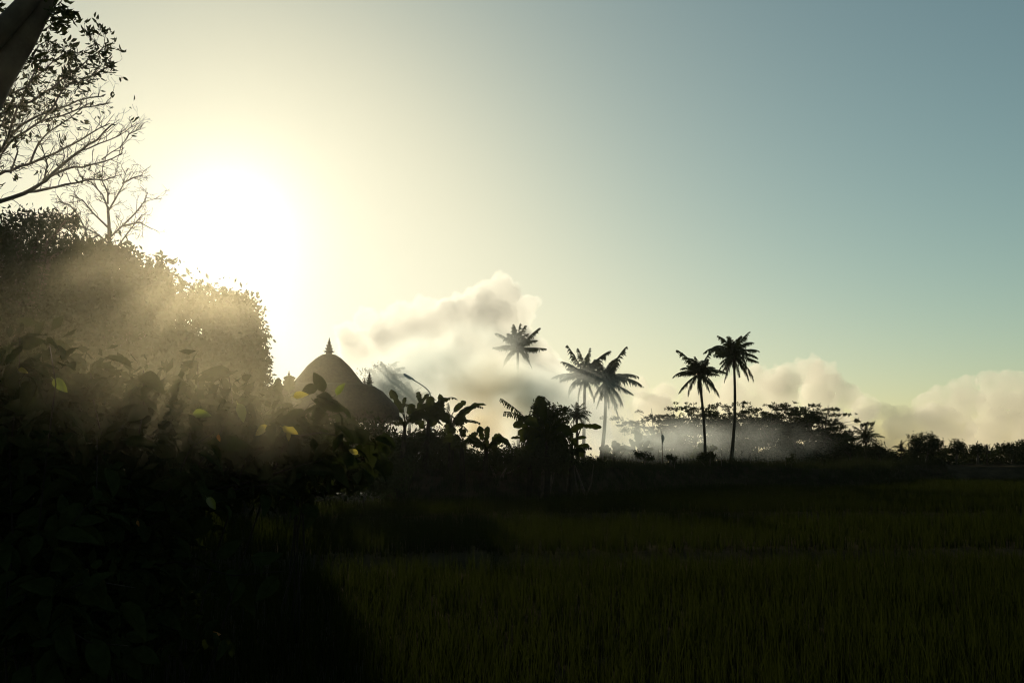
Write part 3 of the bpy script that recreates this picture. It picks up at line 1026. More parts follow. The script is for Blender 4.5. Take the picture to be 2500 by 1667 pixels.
GT = 'flat-topped trees in the hazy distance'
for (px, top, w, D, lb) in ((1595, 994, 95, 112, 'faintest flat-topped tree in the smoke, leftmost of the hazy row'), (1640, 996, 80, 114, 'faint flat-topped tree second from the left end of the hazy row'),
                            (1697, 979, 90, 111, 'hazy flat-topped tree seen just left of the shorter black palm trunk'), (1745, 985, 85, 113, 'hazy flat-topped tree seen between the two black palm trunks'),
                            (1780, 990, 70, 116, 'hazy flat-topped tree seen right behind the taller black palm trunk'), (1815, 979, 80, 110, 'flat-topped tree standing just right of the taller black palm'),
                            (1850, 996, 70, 115, 'lower flat-topped tree in the dip right of the taller palm'), (1884, 986, 90, 110, 'broad flat-topped tree in the middle of the dark row'),
                            (1940, 980, 80, 109, 'high pointed-dome tree in the dark row left of the two-tiered one'), (1985, 1000, 75, 107, 'lower open-branched tree next to the two-tiered tree'),
                            (2018, 985, 75, 104, 'two-tiered open tree highest near the right end of the dark row'), (2048, 1040, 62, 102, 'low spreading tree ending the dark row at its right')):
    tiered_tree(px, top, w * 1.15, D, lb, GT, 8000)


# ------------------------------------------------------------------ round trees along the right
def round_tree(px, D, blobs, n, size, label, group=None, mat='dark_crown', name='tree', trunk_r=.15, fork=5, bark='bark', clump=.4, per=28, droop=.3):
    u = D / F
    bp = at(px, HOR, D)
    z0 = gz(bp.x, D)
    root = thing(name, label, 'tree', (bp.x, D, z0), group)
    bl = [(at(bx, by, D + random.uniform(-.35, .35) * rx * u), (rx * u, rx * u * .85, ry * u)) for (bx, by, rx, ry) in blobs]
    mb = MB()
    b = Vector((bp.x, D, z0 - .1))
    cen = sum((c for c, r in bl), Vector()) / len(bl)
    m = b.lerp(cen, .5)
    mb.tube([b, m, cen], [trunk_r, trunk_r * .75, trunk_r * .4], 7)
    for i in range(fork):
        c = bl[i % len(bl)][0]
        mb.tube([b.lerp(cen, random.uniform(.4, .8)), (cen + c) / 2, c], [trunk_r * .45, trunk_r * .3, trunk_r * .1], 5)
    mb.build('trunk', M[bark], root)
    foliage(root, bl, n, size, M[mat], 'crown', clump=clump, per=per, droop=droop)
    return root


GR = 'round trees along the right-hand treeline'
round_tree(2258, 93, [(2240, 1075, 22, 14), (2268, 1074, 24, 14), (2288, 1086, 14, 12), (2255, 1095, 40, 20), (2300, 1105, 16, 10)], 4200, .22, 'round-topped dark tree, tallest of the right-hand treeline', GR)
round_tree(2335, 95, [(2334, 1083, 16, 9), (2345, 1095, 18, 12), (2325, 1098, 16, 10)], 1600, .2, 'small tufted tree right of the round-topped tree', GR)
round_tree(2387, 95, [(2386, 1092, 13, 7), (2388, 1102, 18, 10)], 1200, .2, 'small open tree left of the tiny right-edge palm', GR)
round_tree(2470, 94, [(2450, 1092, 18, 8), (2478, 1086, 22, 8), (2510, 1084, 24, 9), (2480, 1105, 50, 14)], 3200, .22, 'wide low tree cut by the right edge of the treeline', GR)
round_tree(2150, 92, [(2140, 1084, 16, 8), (2130, 1098, 28, 14), (2160, 1108, 22, 10)], 1800, .2, 'low rounded tree at the foot of the spiky palm', GR)
round_tree(2080, 96, [(2070, 1085, 24, 14), (2090, 1098, 28, 16), (2050, 1100, 30, 20)], 2600, .2, 'leafy tree between the dark row and the spiky palm', GR)


def thicket_strip():
    bl = []
    x = 1480
    while x < 2700:
        D = random.uniform(96, 104)
        u = D / F
        top = 1094 + random.uniform(-8, 10)
        bl.append((at(x, top + 22, D), (26 * u, 1.2, (22) * u)))
        bl.append((at(x + 6, 1127, D - 2), (24 * u, .8, 13 * u)))
        x += random.uniform(12, 22)
    V, Fa = leaf_cloud(bl, 56000, .26, .5)
    tag(link('distant_thicket', np_mesh('distant_thicket', V, Fa), M['dark_crown'], smooth=False), 'continuous black undergrowth along the foot of the far treeline', kind='stuff')


thicket_strip()


def grove_mass():
    bl = []
    tops = [(1560, 1075), (1620, 1045), (1700, 1018), (1800, 1016), (1900, 1012), (1980, 1026), (2040, 1050), (2090, 1085), (2140, 1100)]
    for k in range(90):
        x = random.uniform(1570, 2130)
        y0 = np.interp(x, [t[0] for t in tops], [t[1] for t in tops])
        y = random.uniform(y0 + 6, 1125)
        D = random.uniform(117, 122)
        u = D / F
        bl.append((at(x, y, D), (26 * u, 1.0, 9 * u)))
    V, Fa = leaf_cloud(bl, 42000, .32, .6, flat=.5)
    tag(link('distant_thicket', np_mesh('distant_thicket', V, Fa), M['dark_crown'], smooth=False), 'dark woodland mass filling in behind the flat-topped trees', kind='stuff')


grove_mass()
round_tree(920, 87, [(905, 905, 26, 24), (945, 920, 34, 28), (925, 950, 44, 40), (960, 960, 30, 30), (930, 1000, 50, 50)], 4200, .2, 'faint feathery tree in the smoke behind the right slope of the pavilion roof', None, 'crown', clump=.5)


# ------------------------------------------------------------------ flag pole and street lamp
def flag_pole():
    D = 63.5
    p = at(1617, HOR, D)
    z0 = gz(p.x, D)
    root = thing('flag_pole', 'thin leaning pole with a small limp flag on the far bank', 'flag pole', (p.x, D, z0))
    top = at(1616, 1052, D)
    mb = MB()
    mb.tube([(p.x + .03, D, z0 - .1), ((p.x + top.x) / 2, D, (z0 + top.z) / 2), tuple(top)], [.03, .027, .02], 6)
    mb.build('pole', M['wood'], root)
    u = D / F
    mb = MB()
    rows = []
    for i in range(7):
        t = i / 6
        w = (5 * math.sin(math.pi * min(1, t * 1.1 + .12)) + 1.2) * u
        c = at(1616 + 1.5 * t, 1060 + 24 * t, D)
        rows += [c + Vector((-w * .35, .02, 0)), c + Vector((w * .25, -.04, 0)), c + Vector((w, .03, -.03))]
    fs = []
    for i in range(6):
        for k in range(2):
            fs.append((i * 3 + k, i * 3 + k + 1, i * 3 + k + 4, i * 3 + k + 3))
    mb.add(rows, fs)
    mb.build('flag', M['cloth'], root)


flag_pole()


def street_lamp():
    D = 50
    u = D / F
    p = at(1053, HOR, D)
    z0 = gz(p.x, D)
    root = thing('street_lamp', 'street lamp with a flat head on a long curved arm over the banana plants', 'street lamp', (p.x, D, z0))
    mb = MB()
    top = at(1052, 975, D)
    mb.tube([(p.x, D, z0 - .2), (p.x, D, z0 + 1), tuple(top)], [.075, .065, .04], 8)
    mb.build('pole', M['metal'], root)
    mb = MB()
    mb.tube([top] + [at(a, b, D) for (a, b) in ((1051, 965), (1047, 955), (1038, 946), (1024, 936), (1010, 928))], [.04, .035, .032, .03, .028, .028], 7)
    mb.build('arm', M['metal'], root)
    a, b = at(1012, 929, D), at(985, 914, D)
    ax = (b - a).normalized()
    dn = Vector((0, 1, 0)).cross(ax).normalized()
    if dn.z > 0:
        dn = -dn
    Mx = Matrix((ax, Vector((0, 1, 0)), -dn)).transposed()
    mb = MB()
    c = (a + b) / 2
    L = (b - a).length
    P = []
    for (t, hy, hz) in ((-.5, .05, .04), (-.3, .12, .07), (.1, .15, .085), (.42, .14, .08), (.5, .1, .05)):
        for (yy, zz) in ((-1, -.3), (-.7, 1), (.7, 1), (1, -.3)):
            P.append(c + Mx @ Vector((t * L, yy * hy, zz * hz)))
    fs = [(0, 1, 2, 3), (16, 19, 18, 17)]
    for i in range(4):
        for k in range(4):
            k2 = (k + 1) % 4
            fs.append((i * 4 + k, (i + 1) * 4 + k, (i + 1) * 4 + k2, i * 4 + k2))
    mb.add(P, fs)
    head = mb.build('lamp_head', M['metal'], root, smooth=False)
    mb = MB()
    mb.box(c + dn * .045 + ax * .06, L * .55, .2, .05, Mx)
    lens = mb.build('lens', M['glass'], root, smooth=False)
    lens.parent = head


street_lamp()


# ------------------------------------------------------------------ big trees on the left
round_tree(300, 30, [(215, 640, 60, 40), (280, 650, 70, 40), (150, 680, 70, 50), (360, 675, 60, 45), (90, 720, 80, 60), (240, 740, 120, 80), (380, 760, 90, 80), (120, 830, 120, 90), (300, 860, 140, 90), (440, 850, 80, 80), (200, 980, 180, 90), (420, 960, 120, 80)],
           52000, .24, 'huge dome-crowned tree in the glare below the sun at left', None, 'crown', 'broad_crowned_tree', .3, 14, clump=.75, per=90)
round_tree(560, 31, [(520, 750, 60, 50), (575, 770, 45, 45), (600, 830, 42, 50), (560, 850, 70, 60), (620, 895, 30, 40), (520, 900, 80, 60), (600, 940, 45, 30), (645, 905, 14, 14), (640, 850, 12, 14), (560, 960, 90, 50)],
           24000, .2, 'tree with ragged hanging foliage just left of the pavilion, at the right of the glare', None, 'crown', 'broad_crowned_tree', .22, 12, clump=.55, per=70)
round_tree(60, 17, [(30, 560, 60, 45), (100, 560, 60, 40), (160, 540, 40, 22), (20, 620, 70, 50), (110, 620, 70, 40), (180, 600, 45, 26), (60, 690, 90, 60), (-60, 600, 90, 90), (-40, 760, 120, 110), (80, 800, 100, 90), (60, 930, 140, 90)],
           26000, .085, 'dense small-leaved tree at the left edge under the bare boughs', None, 'crown', 'small_leaved_tree', .16, 9, clump=.3, per=26)


def bare_tree():
    D = 36.
    u = D / F
    p = at(268, HOR, D)
    z0 = gz(p.x, D)
    root = thing('bare_tree', 'leafless pale tree fading into the glare beside the sun', 'tree', (p.x, D, z0))
    mb = MB()
    fk = at(267, 595, D)
    mb.tube([(p.x, D, z0 - .2), at(268, 800, D), fk, at(266, 545, D), at(263, 505, D)], [.2, .12, 5 * u, 4 * u, 3 * u], 7)
    mb.build('trunk', M['bark'], root)
    br = MB()
    tips = []
    mains = [[(267, 600), (240, 575), (215, 560), (180, 545), (140, 535)], [(266, 580), (300, 550), (330, 520), (352, 490), (362, 470)], [(280, 612), (310, 570), (345, 525)], [(264, 520), (285, 480), (300, 450), (310, 415)],
             [(264, 510), (250, 475), (225, 445), (195, 430)], [(265, 555), (225, 520), (200, 490), (170, 475)], [(262, 500), (262, 470), (250, 440), (252, 415)], [(240, 575), (210, 590), (170, 590), (130, 580)], [(300, 550), (340, 545), (370, 560)],
             [(215, 600), (210, 560), (190, 525), (170, 500), (140, 490)], [(300, 450), (325, 435), (350, 430)]]
    for m in mains:
        pts = [wob(at(a, b, D + random.uniform(-.5, .5)), .03) for a, b in m]
        br.tube(pts, [2.6 * u * (1 - .75 * i / len(pts)) for i in range(len(pts))], 5)
        for i in range(1, len(pts)):
            for k in range(3):
                d = (pts[i] - pts[i - 1]).normalized() + Vector((random.gauss(0, .6), random.gauss(0, .5), random.gauss(.15, .5)))
                grow(br, pts[i].lerp(pts[i - 1], random.random()), d, random.uniform(.3, .6), 1.0 * u, 2, tips, .35, (2, 3), .05, .4 * u)
    br.build('branches', M['bark'], root)


bare_tree()


def ovate(L, w, curl, fold=.25, n=8):
    """broad leaf along +X, blade in XY, 3 verts across"""
    mb = MB()
    rows = []
    for i in range(n + 1):
        t = i / n
        ww = w * .5 * (math.sin(math.pi * min(1, t ** .75)) ** .8 if 0 < t < 1 else 0) + .002
        x = L * t
        z = -curl * L * t * t
        e = math.sin(i * 2.3) * .04 * w
        rows += [(x, -ww, z + ww * fold + e), (x, -ww * .5, z + ww * fold * .35), (x, 0, z), (x, ww * .5, z + ww * fold * .35), (x, ww, z + ww * fold - e)]
    fs = []
    for i in range(n):
        for k in range(4):
            fs.append((i * 5 + k, i * 5 + k + 1, (i + 1) * 5 + k + 1, (i + 1) * 5 + k))
    mb.add(rows, fs)
    mb.tube([(-L * .18, 0, .012 * L), (0, 0, 0), (L * .6, 0, -curl * L * .36 - .004)], [.012 * L, .012 * L, .005 * L], 4)
    return mb


def leaf_matrix(p, d, roll, s):
    d = d.normalized()
    y = Vector((0, 0, 1)).cross(d)
    if y.length < .05:
        y = Vector((1, 0, 0))
    y.normalize()
    z = d.cross(y)
    m3 = Matrix((d, y, z)).transposed() @ Matrix.Rotation(roll, 3, 'X')
    return Matrix.Translation(p) @ m3.to_4x4() @ Matrix.Scale(s, 4)


LEAFV = []
for (c_, f_, w_) in ((.12, .25, .5), (.3, .35, .55), (.55, .3, .48), (.2, -.15, .52), (.4, .5, .42)):
    mb = ovate(1, w_, c_, f_)
    me = bpy.data.meshes.new('broad_leaf')
    me.from_pydata(mb.v, [], mb.f)
    me.materials.append(M['shrub'])
    me.polygons.foreach_set('use_smooth', np.ones(len(me.polygons), dtype=bool))
    LEAFV.append(me)
LEAFC = {}
for key in ('yellow_leaf', 'lime_leaf', 'rust_leaf'):
    me = LEAFV[1].copy()
    me.materials.clear()
    me.materials.append(M[key])
    LEAFC[key] = me


def leaf_obj(me, mat4, root, label=None):
    o = bpy.data.objects.new('leaf', me)
    COL.objects.link(o)
    o.parent = root
    o.matrix_basis = Matrix.Translation(-root.location) @ mat4
    if label:
        o['label'] = label
    return o


# leaning trunks in the top left corner
def leaning_tree():
    D = 6.
    u = D / F
    base = at(-720, 1150, D + .3)
    z0 = gz(base.x, base.y)
    root = thing('leaning_tree', 'thick dark trunk slanting through the top left corner', 'tree', (base.x, base.y, z0))
    j = at(-330, 760, D + .1)
    mb = MB()
    mb.tube([(base.x, base.y, z0 - .2), at(-600, 1100, D + .2), j], [.34, .27, .17], 12)
    mb.tube([j, at(-150, 460, D), at(-5, 190, D), at(60, 92, D), at(132, -40, D), at(230, -260, D), at(330, -520, D)], [.15, 52 * u, 37 * u, 30 * u, 24 * u, 18 * u, 10 * u], 12)
    mb.build('trunk', M['bark'], root)
    mb = MB()
    mb.tube([j, at(-200, 350, D - .05), at(-70, 152, D - .1), at(0, 78, D - .12), at(72, 0, D - .1), at(190, -150, D), at(300, -330, D)], [.13, 38 * u, 30 * u, 26 * u, 23 * u, 17 * u, 8 * u], 12)
    mb.build('limb', M['bark'], root)
    tw = MB()
    P = []
    for pts in ([(105, 75), (125, 62), (140, 40), (150, 20)], [(120, 70), (140, 66), (160, 45), (175, 40)], [(110, 60), (130, 25), (140, -20)], [(15, 60), (8, 30), (-10, 5)], [(95, 110), (85, 130), (75, 150)]):
        q = [at(a, b, D + random.uniform(-.15, .15)) for a, b in pts]
        tw.tube(q, [2.2 * u, 1.8 * u, 1.2 * u, .8 * u][:len(q)], 5)
        P += q[1:]
    tw.build('twig', M['twig'], root)
    n = 150
    V, Fa = [], []
    mb = MB()
    for i in range(n):
        c = wob(random.choice(P), .05)
        d = Vector((random.gauss(.6, .6), random.gauss(0, .5), random.gauss(-.25, .45))).normalized()
        s = d.cross(Vector((random.gauss(0, 1), random.gauss(0, 1), 1))).normalized()
        L = random.uniform(.05, .085)
        nn = d.cross(s)
        mb.add([c, c + d * L * .45 + s * L * .2 + nn * .006, c + d * L - nn * .008, c + d * L * .45 - s * L * .2 + nn * .006], [(0, 1, 2), (0, 2, 3)])
    mb.build('foliage', M['dark_crown'], root, smooth=False)['kind'] = 'stuff'


leaning_tree()


def bough_tree():
    D = 11.
    u = D / F
    p = at(-230, HOR, D)
    z0 = gz(p.x, D)
    root = thing('bough_tree', 'tree spreading long bare boughs and sparse leaves in from the left edge', 'tree', (p.x, D, z0))
    mb = MB()
    mb.tube([(p.x, D, z0 - .2), at(-225, 850, D), at(-190, 600, D), at(-150, 460, D), at(-110, 330, D), at(-60, 150, D)], [.17, .14, .11, .085, .06, .02], 9)
    mb.build('trunk', M['bark'], root)
    br = MB()
    tips = []
    V = []
    mains = [
        ([(-190, 600), (-80, 540), (0, 495), (60, 470), (110, 440), (150, 405), (195, 370), (235, 340), (275, 308)], 6.5, 0),
        ([(110, 440), (160, 412), (200, 408), (250, 392), (300, 372)], 3.6, 0),
        ([(60, 470), (115, 458), (160, 450), (210, 440), (255, 438), (280, 430)], 3.6, 1),
        ([(-150, 480), (-60, 440), (0, 425), (30, 420), (75, 400), (130, 378), (175, 355), (220, 330), (265, 305)], 5, 0),
        ([(-140, 440), (-50, 420), (0, 385), (25, 350), (60, 325), (100, 300), (150, 282), (200, 262), (270, 250)], 4.6, 2),
        ([(-130, 400), (-40, 400), (0, 372), (20, 335), (50, 308), (90, 285), (140, 262), (190, 245), (255, 238)], 5, 2),
        ([(-110, 330), (-40, 300), (20, 268), (80, 250), (130, 215), (180, 175), (225, 140), (262, 112)], 4, 3),
        ([(-90, 260), (-20, 250), (60, 215), (110, 170), (150, 135), (200, 128)], 3.6, 3),
        ([(20, 335), (40, 270), (65, 220), (90, 165), (120, 120)], 3.2, 3),
        ([(0, 372), (-10, 330), (10, 290), (15, 250)], 3, 3),
        ([(75, 400), (90, 350), (120, 320), (170, 290), (220, 250)], 2.8, 2),
        ([(110, 440), (118, 400), (105, 370), (95, 345)], 2.6, 0),
        ([(150, 405), (155, 380), (150, 362)], 2, 0),
        ([(25, 420), (40, 370), (30, 330)], 2.6, 0),
        ([(100, 300), (130, 260), (160, 210), (215, 195), (250, 175)], 2.6, 3),
        ([(195, 370), (245, 352), (290, 330), (330, 300)], 2.2, 1),
        ([(250, 392), (290, 360), (315, 330), (340, 312)], 1.6, 1)]
    lp = []
    for m, r, lv in mains:
        D0 = D + random.uniform(-.5, .5)
        pts = [wob(at(a, b, D0 + .35 * math.sin(i * 1.3 + r)), .015) for i, (a, b) in enumerate(m)]
        # smooth
        q = []
        for i in range(len(pts) - 1):
            q += [pts[i], pts[i].lerp(pts[i + 1], .5) + Vector((0, 0, random.uniform(-.012, .02)))]
        q.append(pts[-1])
        br.tube(q, [r * u * (1 - .75 * i / len(q)) for i in range(len(q))], 6)
        for i in range(2, len(q)):
            for k in range(2):
                d = (q[i] - q[i - 1]).normalized() + Vector((random.gauss(0, .55), random.gauss(0, .45), random.gauss(.22, .5)))
                tp = []
                grow(br, q[i].lerp(q[i - 1], random.random()), d, random.uniform(.1, .24), 1.1 * u, 2, tp, .35, (1, 3), .04, .33 * u)
                tips += tp
                pr = {0: .02, 1: .08, 2: .25, 3: .9}[lv]
                for t in tp:
                    if random.random() < pr:
                        lp.append(t)
        if lv == 3:
            lp += [(x, Vector((.7, 0, -.1))) for x in q[3:]] * 3
    br.build('branches', M['bark'], root)
    mb = MB()
    for (c0, d0) in lp:
        for k in range(random.randint(2, 4)):
            c = wob(c0, .035)
            d = (d0 + Vector((random.gauss(.25, .5), random.gauss(0, .6), random.gauss(-.3, .5)))).normalized()
            s = d.cross(Vector((random.gauss(0, 1), random.gauss(0, 1), 1.2))).normalized()
            L = random.uniform(.05, .085)
            nn = d.cross(s)
            w = L * .2
            mb.add([c, c + d * L * .35 + s * w, c + d * L * .75 + s * w * .7 - nn * .01, c + d * L - nn * .025, c + d * L * .75 - s * w * .7 - nn * .01, c + d * L * .35 - s * w], [(0, 1, 2, 3), (0, 3, 4, 5)])
    mb.build('foliage', M['dark_crown'], root, smooth=False)['kind'] = 'stuff'


bough_tree()


# ------------------------------------------------------------------ broad-leaved shrubs in the foreground
def shrub(base_px, D, branches, label, n_leaf, ls, group, special=(), fill=None, rad=4.0):
    """branches: pixel polylines (px,py); leaves each an object; ls leaf length in m"""
    u = D / F
    bp = at(base_px, HOR, D)
    z0 = gz(bp.x, D)
    root = thing('broadleaf_shrub', label, 'shrub', (bp.x, D, z0), group)
    mb = MB()
    P = []
    b0 = Vector((bp.x, D, z0 - .1))
    for pl in branches:
        q = [wob(at(a, b, D + random.uniform(-.35, .35) * (i > 0)), .02) for i, (a, b) in enumerate(pl)]
        first = b0 + Vector((random.uniform(-.08, .08), random.uniform(-.1, .1), 0))
        full = [first] + [wob(first.lerp(q[0], t), .05) for t in (.3, .55, .8)] + q
        mb.tube(full, [rad * 1.6 * u] + [max(1.0, rad * (1 - .8 * i / len(full))) * u for i in range(1, len(full))], 6)
        for i in range(len(q)):
            a = full[i + 3]
            for k in range(4):
                P.append((a.lerp(q[i], (k + random.random()) / 4), (q[i] - a).normalized()))
    mb.build('branches', M['shrub_stem'], root)
    for i in range(n_leaf):
        c, t = random.choice(P)
        out = Vector((random.gauss(0, 1), random.gauss(0, .8), random.gauss(-.15, .5)))
        d = (t * .5 + out).normalized()
        d.z -= .35
        L = ls * random.uniform(.55, 1.25)
        p = c + d.normalized() * L * .2 + Vector((random.gauss(0, ls * .35), random.gauss(0, ls * .4), random.gauss(0, ls * .3)))
        leaf_obj(LEAFV[i % 5], leaf_matrix(p, d, random.gauss(0, .9), L), root)
    for (px, py, ang, lpx, key, lab) in special:
        d = Vector((math.cos(R(ang)), random.uniform(-.2, .2), math.sin(R(ang))))
        Ds = D - .15
        leaf_obj(LEAFC[key], leaf_matrix(at(px, py, Ds), d, R(70) * (1 if math.cos(R(ang)) > 0 else -1), lpx * Ds / F), root, lab)
    if fill:
        bl = [(at(a, b, D + .5), (rx * u, .45, ry * u)) for (a, b, rx, ry) in fill]
        foliage(root, bl, 5200, ls * .62, M['shrub'], clump=ls * 1.6, per=16, droop=.5, aspect=.5)
    return root


GS = 'broad-leaved shrubs in the left foreground'
shrub(60, 4.0, [[(40, 1300), (20, 1100), (40, 930), (60, 830)], [(90, 1300), (120, 1100), (150, 950), (110, 830)], [(20, 1350), (-80, 1150), (-60, 950)], [(120, 1350), (220, 1200), (230, 1080)], [(100, 1450), (230, 1430), (330, 1440)], [(80, 1500), (210, 1560), (300, 1590)]],
      'dark broad-leaved shrub filling the left edge of the foreground', 280, .13, GS, special=((45, 900, -20, 24, 'yellow_leaf', 'small yellowing leaf'), (130, 925, -40, 45, 'lime_leaf', 'dim green leaf')),
      fill=[(60, 1000, 160, 150), (60, 1200, 190, 150), (100, 1420, 180, 130), (200, 1520, 130, 120)])
shrub(260, 4.8, [[(260, 1300), (250, 1100), (230, 960), (220, 900)], [(290, 1300), (330, 1120), (360, 980), (350, 900)], [(300, 1300), (420, 1180), (470, 1100), (520, 1060)], [(260, 1350), (160, 1180), (150, 1050)], [(310, 1300), (430, 1250), (520, 1220)], [(300, 1400), (420, 1370), (560, 1400), (690, 1390)],
                 [(300, 1500), (400, 1520), (470, 1560), (530, 1550)]],
      'broad-leaved shrub with glinting twigs at the middle of the left foreground', 300, .13, GS,
      special=((505, 1214, -50, 36, 'lime_leaf', 'lime leaf catching light'), (470, 1010, 0, 44, 'lime_leaf', 'dim green leaf'), (533, 1060, -80, 18, 'rust_leaf', 'small rusty leaf'), (336, 1270, -80, 14, 'rust_leaf', 'small rusty leaf'), (505, 1553, 15, 32, 'rust_leaf', 'curled rusty leaf near the bottom')),
      fill=[(300, 1010, 160, 110), (300, 1150, 190, 110), (300, 1300, 130, 130), (330, 1470, 120, 130)])
shrub(430, 6.2, [[(430, 1180), (460, 1050), (480, 960), (490, 890)], [(450, 1180), (540, 1060), (570, 980), (560, 900)], [(470, 1200), (600, 1120), (660, 1040), (690, 1010)], [(470, 1210), (620, 1170), (740, 1140), (800, 1120), (870, 1090), (922, 1078)], [(450, 1220), (560, 1200), (680, 1180)], [(400, 1200), (340, 1080), (350, 980)],
                 [(600, 1120), (700, 1060), (760, 990), (820, 960)], [(700, 1060), (780, 1060), (850, 1070)]],
      'broad-leaved shrub reaching in front of the pavilion with yellowing leaves', 300, .15, GS,
      special=((716, 968, 15, 36, 'yellow_leaf', 'yellow leaf with the light behind it'), (690, 1042, -20, 40, 'yellow_leaf', 'arched yellow leaf'), (655, 1040, -150, 40, 'yellow_leaf', 'arched yellow-green leaf'), (700, 1052, -70, 26, 'yellow_leaf', 'small yellow leaf'), (822, 965, 65, 36, 'lime_leaf', 'dim green leaf over the thatch'), (580, 985, -65, 48, 'lime_leaf', 'green leaf glowing in the glare'),
       (874, 1108, 150, 26, 'yellow_leaf', 'small yellow leaf on the long twig')),
      fill=[(480, 1020, 140, 90), (540, 1110, 160, 80), (620, 1120, 140, 70), (700, 1110, 130, 60), (460, 1170, 130, 60)], rad=3.2)
shrub(720, 9.5, [[(720, 1120), (700, 1060), (690, 1020)], [(740, 1120), (790, 1080), (830, 1060)], [(730, 1130), (650, 1080), (620, 1040)], [(750, 1130), (840, 1120), (900, 1120)], [(740, 1150), (760, 1110), (770, 1080)]],
      'lower broad-leaved shrub with drooping leaves just below the pavilion roof', 220, .2, GS, fill=[(720, 1090, 150, 60), (820, 1110, 110, 50), (640, 1110, 110, 60), (740, 1150, 170, 40)], rad=3.0)

# dark understorey bushes standing behind the shrubs
bush(300, 22, [(100, 1080, 200, 80), (300, 1090, 200, 80), (480, 1100, 160, 70), (0, 1000, 160, 90), (250, 1010, 200, 60)], 15000, .17, 'dense shaded undergrowth beneath the huge dome-crowned tree', 'undergrowth', name='undergrowth', mat='dark_crown', clump=.4)
bush(700, 34.5, [(890, 1185, 80, 24), (945, 1180, 44, 22), (905, 1068, 60, 36), (850, 1062, 80, 40), (780, 1070, 90, 44), (950, 1065, 34, 22), (900, 1160, 90, 36), (950, 1140, 60, 36), (860, 1130, 60, 40), (560, 1080, 90, 60), (680, 1080, 120, 70), (800, 1090, 120, 70), (900, 1100, 90, 60), (740, 1140, 160, 40), (880, 1145, 110, 36)], 15000, .17, 'dark undergrowth around the foot of the pavilion', 'undergrowth', name='undergrowth', mat='dark_crown', clump=.4)


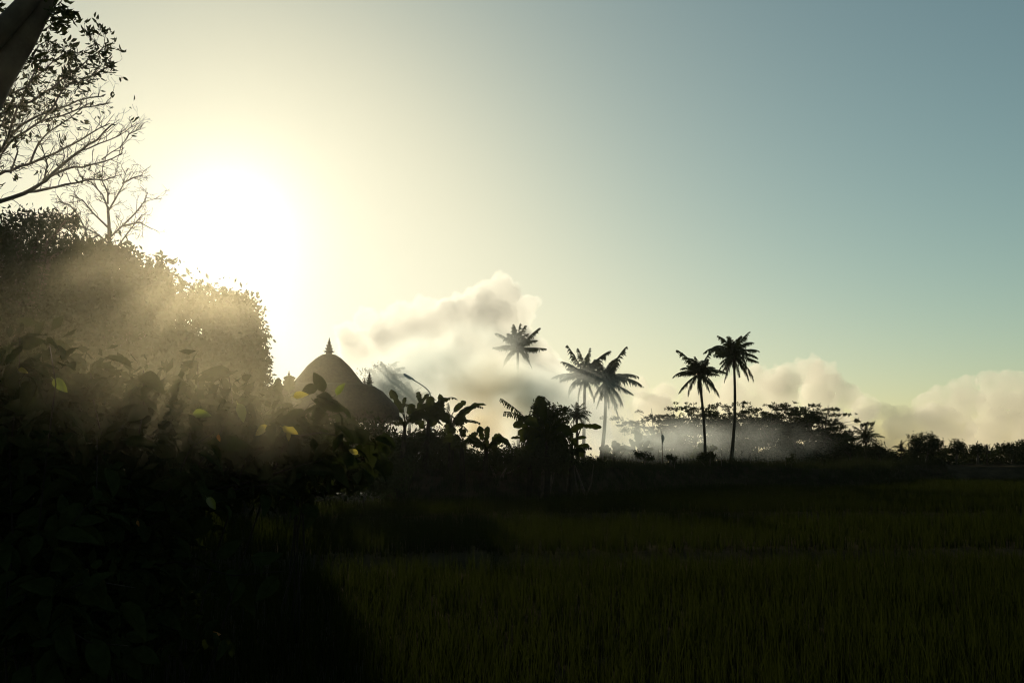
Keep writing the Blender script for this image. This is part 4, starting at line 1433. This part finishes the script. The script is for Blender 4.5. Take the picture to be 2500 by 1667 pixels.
# ------------------------------------------------------------------ smoke, and added glare veils
def smoke(label, blobs, dens, col, g, nscale, nlo, nhi, dmin, dmax, voxel, dist=.8, fire=None):
    """blobs: (px, py, rx_px, ry_px, D, depth_m, amount) -> one soft volume built from ellipsoids times noise"""
    dom = []
    m, nt, out = mat_new('smoke_vapour')
    geo = nt.nodes.new('ShaderNodeNewGeometry')

    def math2(op, a, b):
        n = nt.nodes.new('ShaderNodeMath')
        n.operation = op
        for k, v in enumerate((a, b)):
            if isinstance(v, (int, float)):
                n.inputs[k].default_value = v
            else:
                nt.links.new(v, n.inputs[k])
        return n.outputs[0]
    acc = None
    for (px, py, rx, ry, D, dr, a) in blobs:
        u = D / F
        c = at(px, py, D)
        r = (rx * u, dr, ry * u)
        dom.append((c, (r[0] * 1.02, r[1] * 1.02, r[2] * 1.02)))
        sub = nt.nodes.new('ShaderNodeVectorMath')
        sub.operation = 'SUBTRACT'
        sub.inputs[1].default_value = c
        nt.links.new(geo.outputs['Position'], sub.inputs[0])
        mul = nt.nodes.new('ShaderNodeVectorMath')
        mul.operation = 'MULTIPLY'
        mul.inputs[1].default_value = (1 / r[0], 1 / r[1], 1 / r[2])
        nt.links.new(sub.outputs[0], mul.inputs[0])
        ln = nt.nodes.new('ShaderNodeVectorMath')
        ln.operation = 'LENGTH'
        nt.links.new(mul.outputs[0], ln.inputs[0])
        mr = nt.nodes.new('ShaderNodeMapRange')
        mr.interpolation_type = 'SMOOTHSTEP'
        mr.inputs['From Min'].default_value = 1.0
        mr.inputs['From Max'].default_value = .05
        mr.inputs['To Min'].default_value = 0
        mr.inputs['To Max'].default_value = a
        nt.links.new(ln.outputs['Value'], mr.inputs['Value'])
        acc = mr.outputs[0] if acc is None else math2('ADD', acc, mr.outputs[0])
    nz = nt.nodes.new('ShaderNodeTexNoise')
    nz.inputs['Scale'].default_value = nscale
    nz.inputs['Detail'].default_value = 4
    nz.inputs['Distortion'].default_value = dist
    nt.links.new(geo.outputs['Position'], nz.inputs['Vector'])
    rp = nt.nodes.new('ShaderNodeMapRange')
    rp.inputs['From Min'].default_value = nlo
    rp.inputs['From Max'].default_value = nhi
    rp.inputs['To Min'].default_value = dmin
    rp.inputs['To Max'].default_value = dmax
    nt.links.new(nz.outputs['Fac'], rp.inputs['Value'])
    d = math2('MULTIPLY', math2('MULTIPLY', acc, rp.outputs[0]), dens)
    p = nt.nodes.new('ShaderNodeVolumePrincipled')
    p.inputs['Color'].default_value = (*col, 1)
    if fire:
        mr = nt.nodes.new('ShaderNodeVectorMath')
        mr.operation = 'DISTANCE'
        mr.inputs[1].default_value = fire[0]
        nt.links.new(geo.outputs['Position'], mr.inputs[0])
        f = nt.nodes.new('ShaderNodeMapRange')
        f.interpolation_type = 'SMOOTHSTEP'
        f.inputs['From Min'].default_value = fire[1]
        f.inputs['From Max'].default_value = 0
        nt.links.new(mr.outputs['Value'], f.inputs['Value'])
        mixc = nt.nodes.new('ShaderNodeMix')
        mixc.data_type = 'RGBA'
        mixc.inputs[6].default_value = (*col, 1)
        mixc.inputs[7].default_value = (.92, .74, .46, 1)
        nt.links.new(f.outputs[0], mixc.inputs[0])
        nt.links.new(mixc.outputs[2], p.inputs['Color'])
    p.inputs['Anisotropy'].default_value = g
    nt.links.new(d, p.inputs['Density'])
    nt.links.new(p.outputs[0], out.inputs['Volume'])
    ob = link('smoke', blob_mesh('smoke', dom, voxel), m)
    return tag(ob, label, kind='stuff')


smoke('pale smoke drifting up from a field fire behind the banana plants',
      [(1150, 955, 230, 125, 81, 9, .9), (1275, 930, 140, 72, 84, 8, 1.0), (1050, 890, 170, 90, 83, 8, .8), (1160, 1060, 130, 70, 82, 8, 1.2), (1430, 985, 185, 120, 84.5, 7, .5), (1520, 1075, 150, 60, 82, 8, .25), (1590, 1070, 240, 70, 84, 9, .15),
       (1780, 1080, 300, 75, 90, 9, .06), (940, 940, 110, 80, 80, 6, .5), (1320, 985, 130, 90, 84, 8, .9), (1150, 850, 170, 90, 82, 7, .35), (960, 1000, 110, 80, 80, 6, .5), (1255, 1000, 90, 110, 84, 8, 1.2)],
      SMOKE_D, (.9, .94, .91), .42, .3, .36, .66, .05, 1.5, .7, .8, (at(1180, 1030, 77), 8.5))
smoke('added thin veil imitating lens glare in front of the left-hand trees',
      [(430, 780, 470, 330, 19, 8, .55), (540, 900, 380, 320, 22, 8, .45), (250, 900, 420, 360, 17, 8, .3), (600, 720, 260, 180, 23, 6, .3), (170, 350, 330, 300, 7, 4, .45)],
      GLARE_VEIL_D, (1, .88, .6), .76, .3, .2, .8, .75, 1.2, .45, .3)  # no real smoke here: volume added for lens glare, its warmth in the colour
smoke('added faint veil imitating lens glare among the broad-leaved shrubs at left',
      [(420, 930, 560, 330, 4.6, 2.2, 1.0), (620, 1000, 420, 260, 6.0, 2.4, .7), (180, 980, 420, 330, 3.9, 1.6, .5)],
      GLARE_VEIL2_D, (1, .88, .58), .74, .9, .2, .8, .75, 1.2, .12, .3)  # second added volume, carries the warm lens glare over the near shrubs


# ------------------------------------------------------------------ haze
def build_haze():
    mb = MB()
    mb.box((0, 70, 6.6), 399, 265, 16.8)
    m, nt, p = vol_mat('haze_air', (1, .97, .88), .0001, .945)
    ob = mb.build('haze', m, None, False)
    ob['kind'] = 'stuff'
    ob['label'] = 'thin humid air glowing towards the sun'


build_haze()
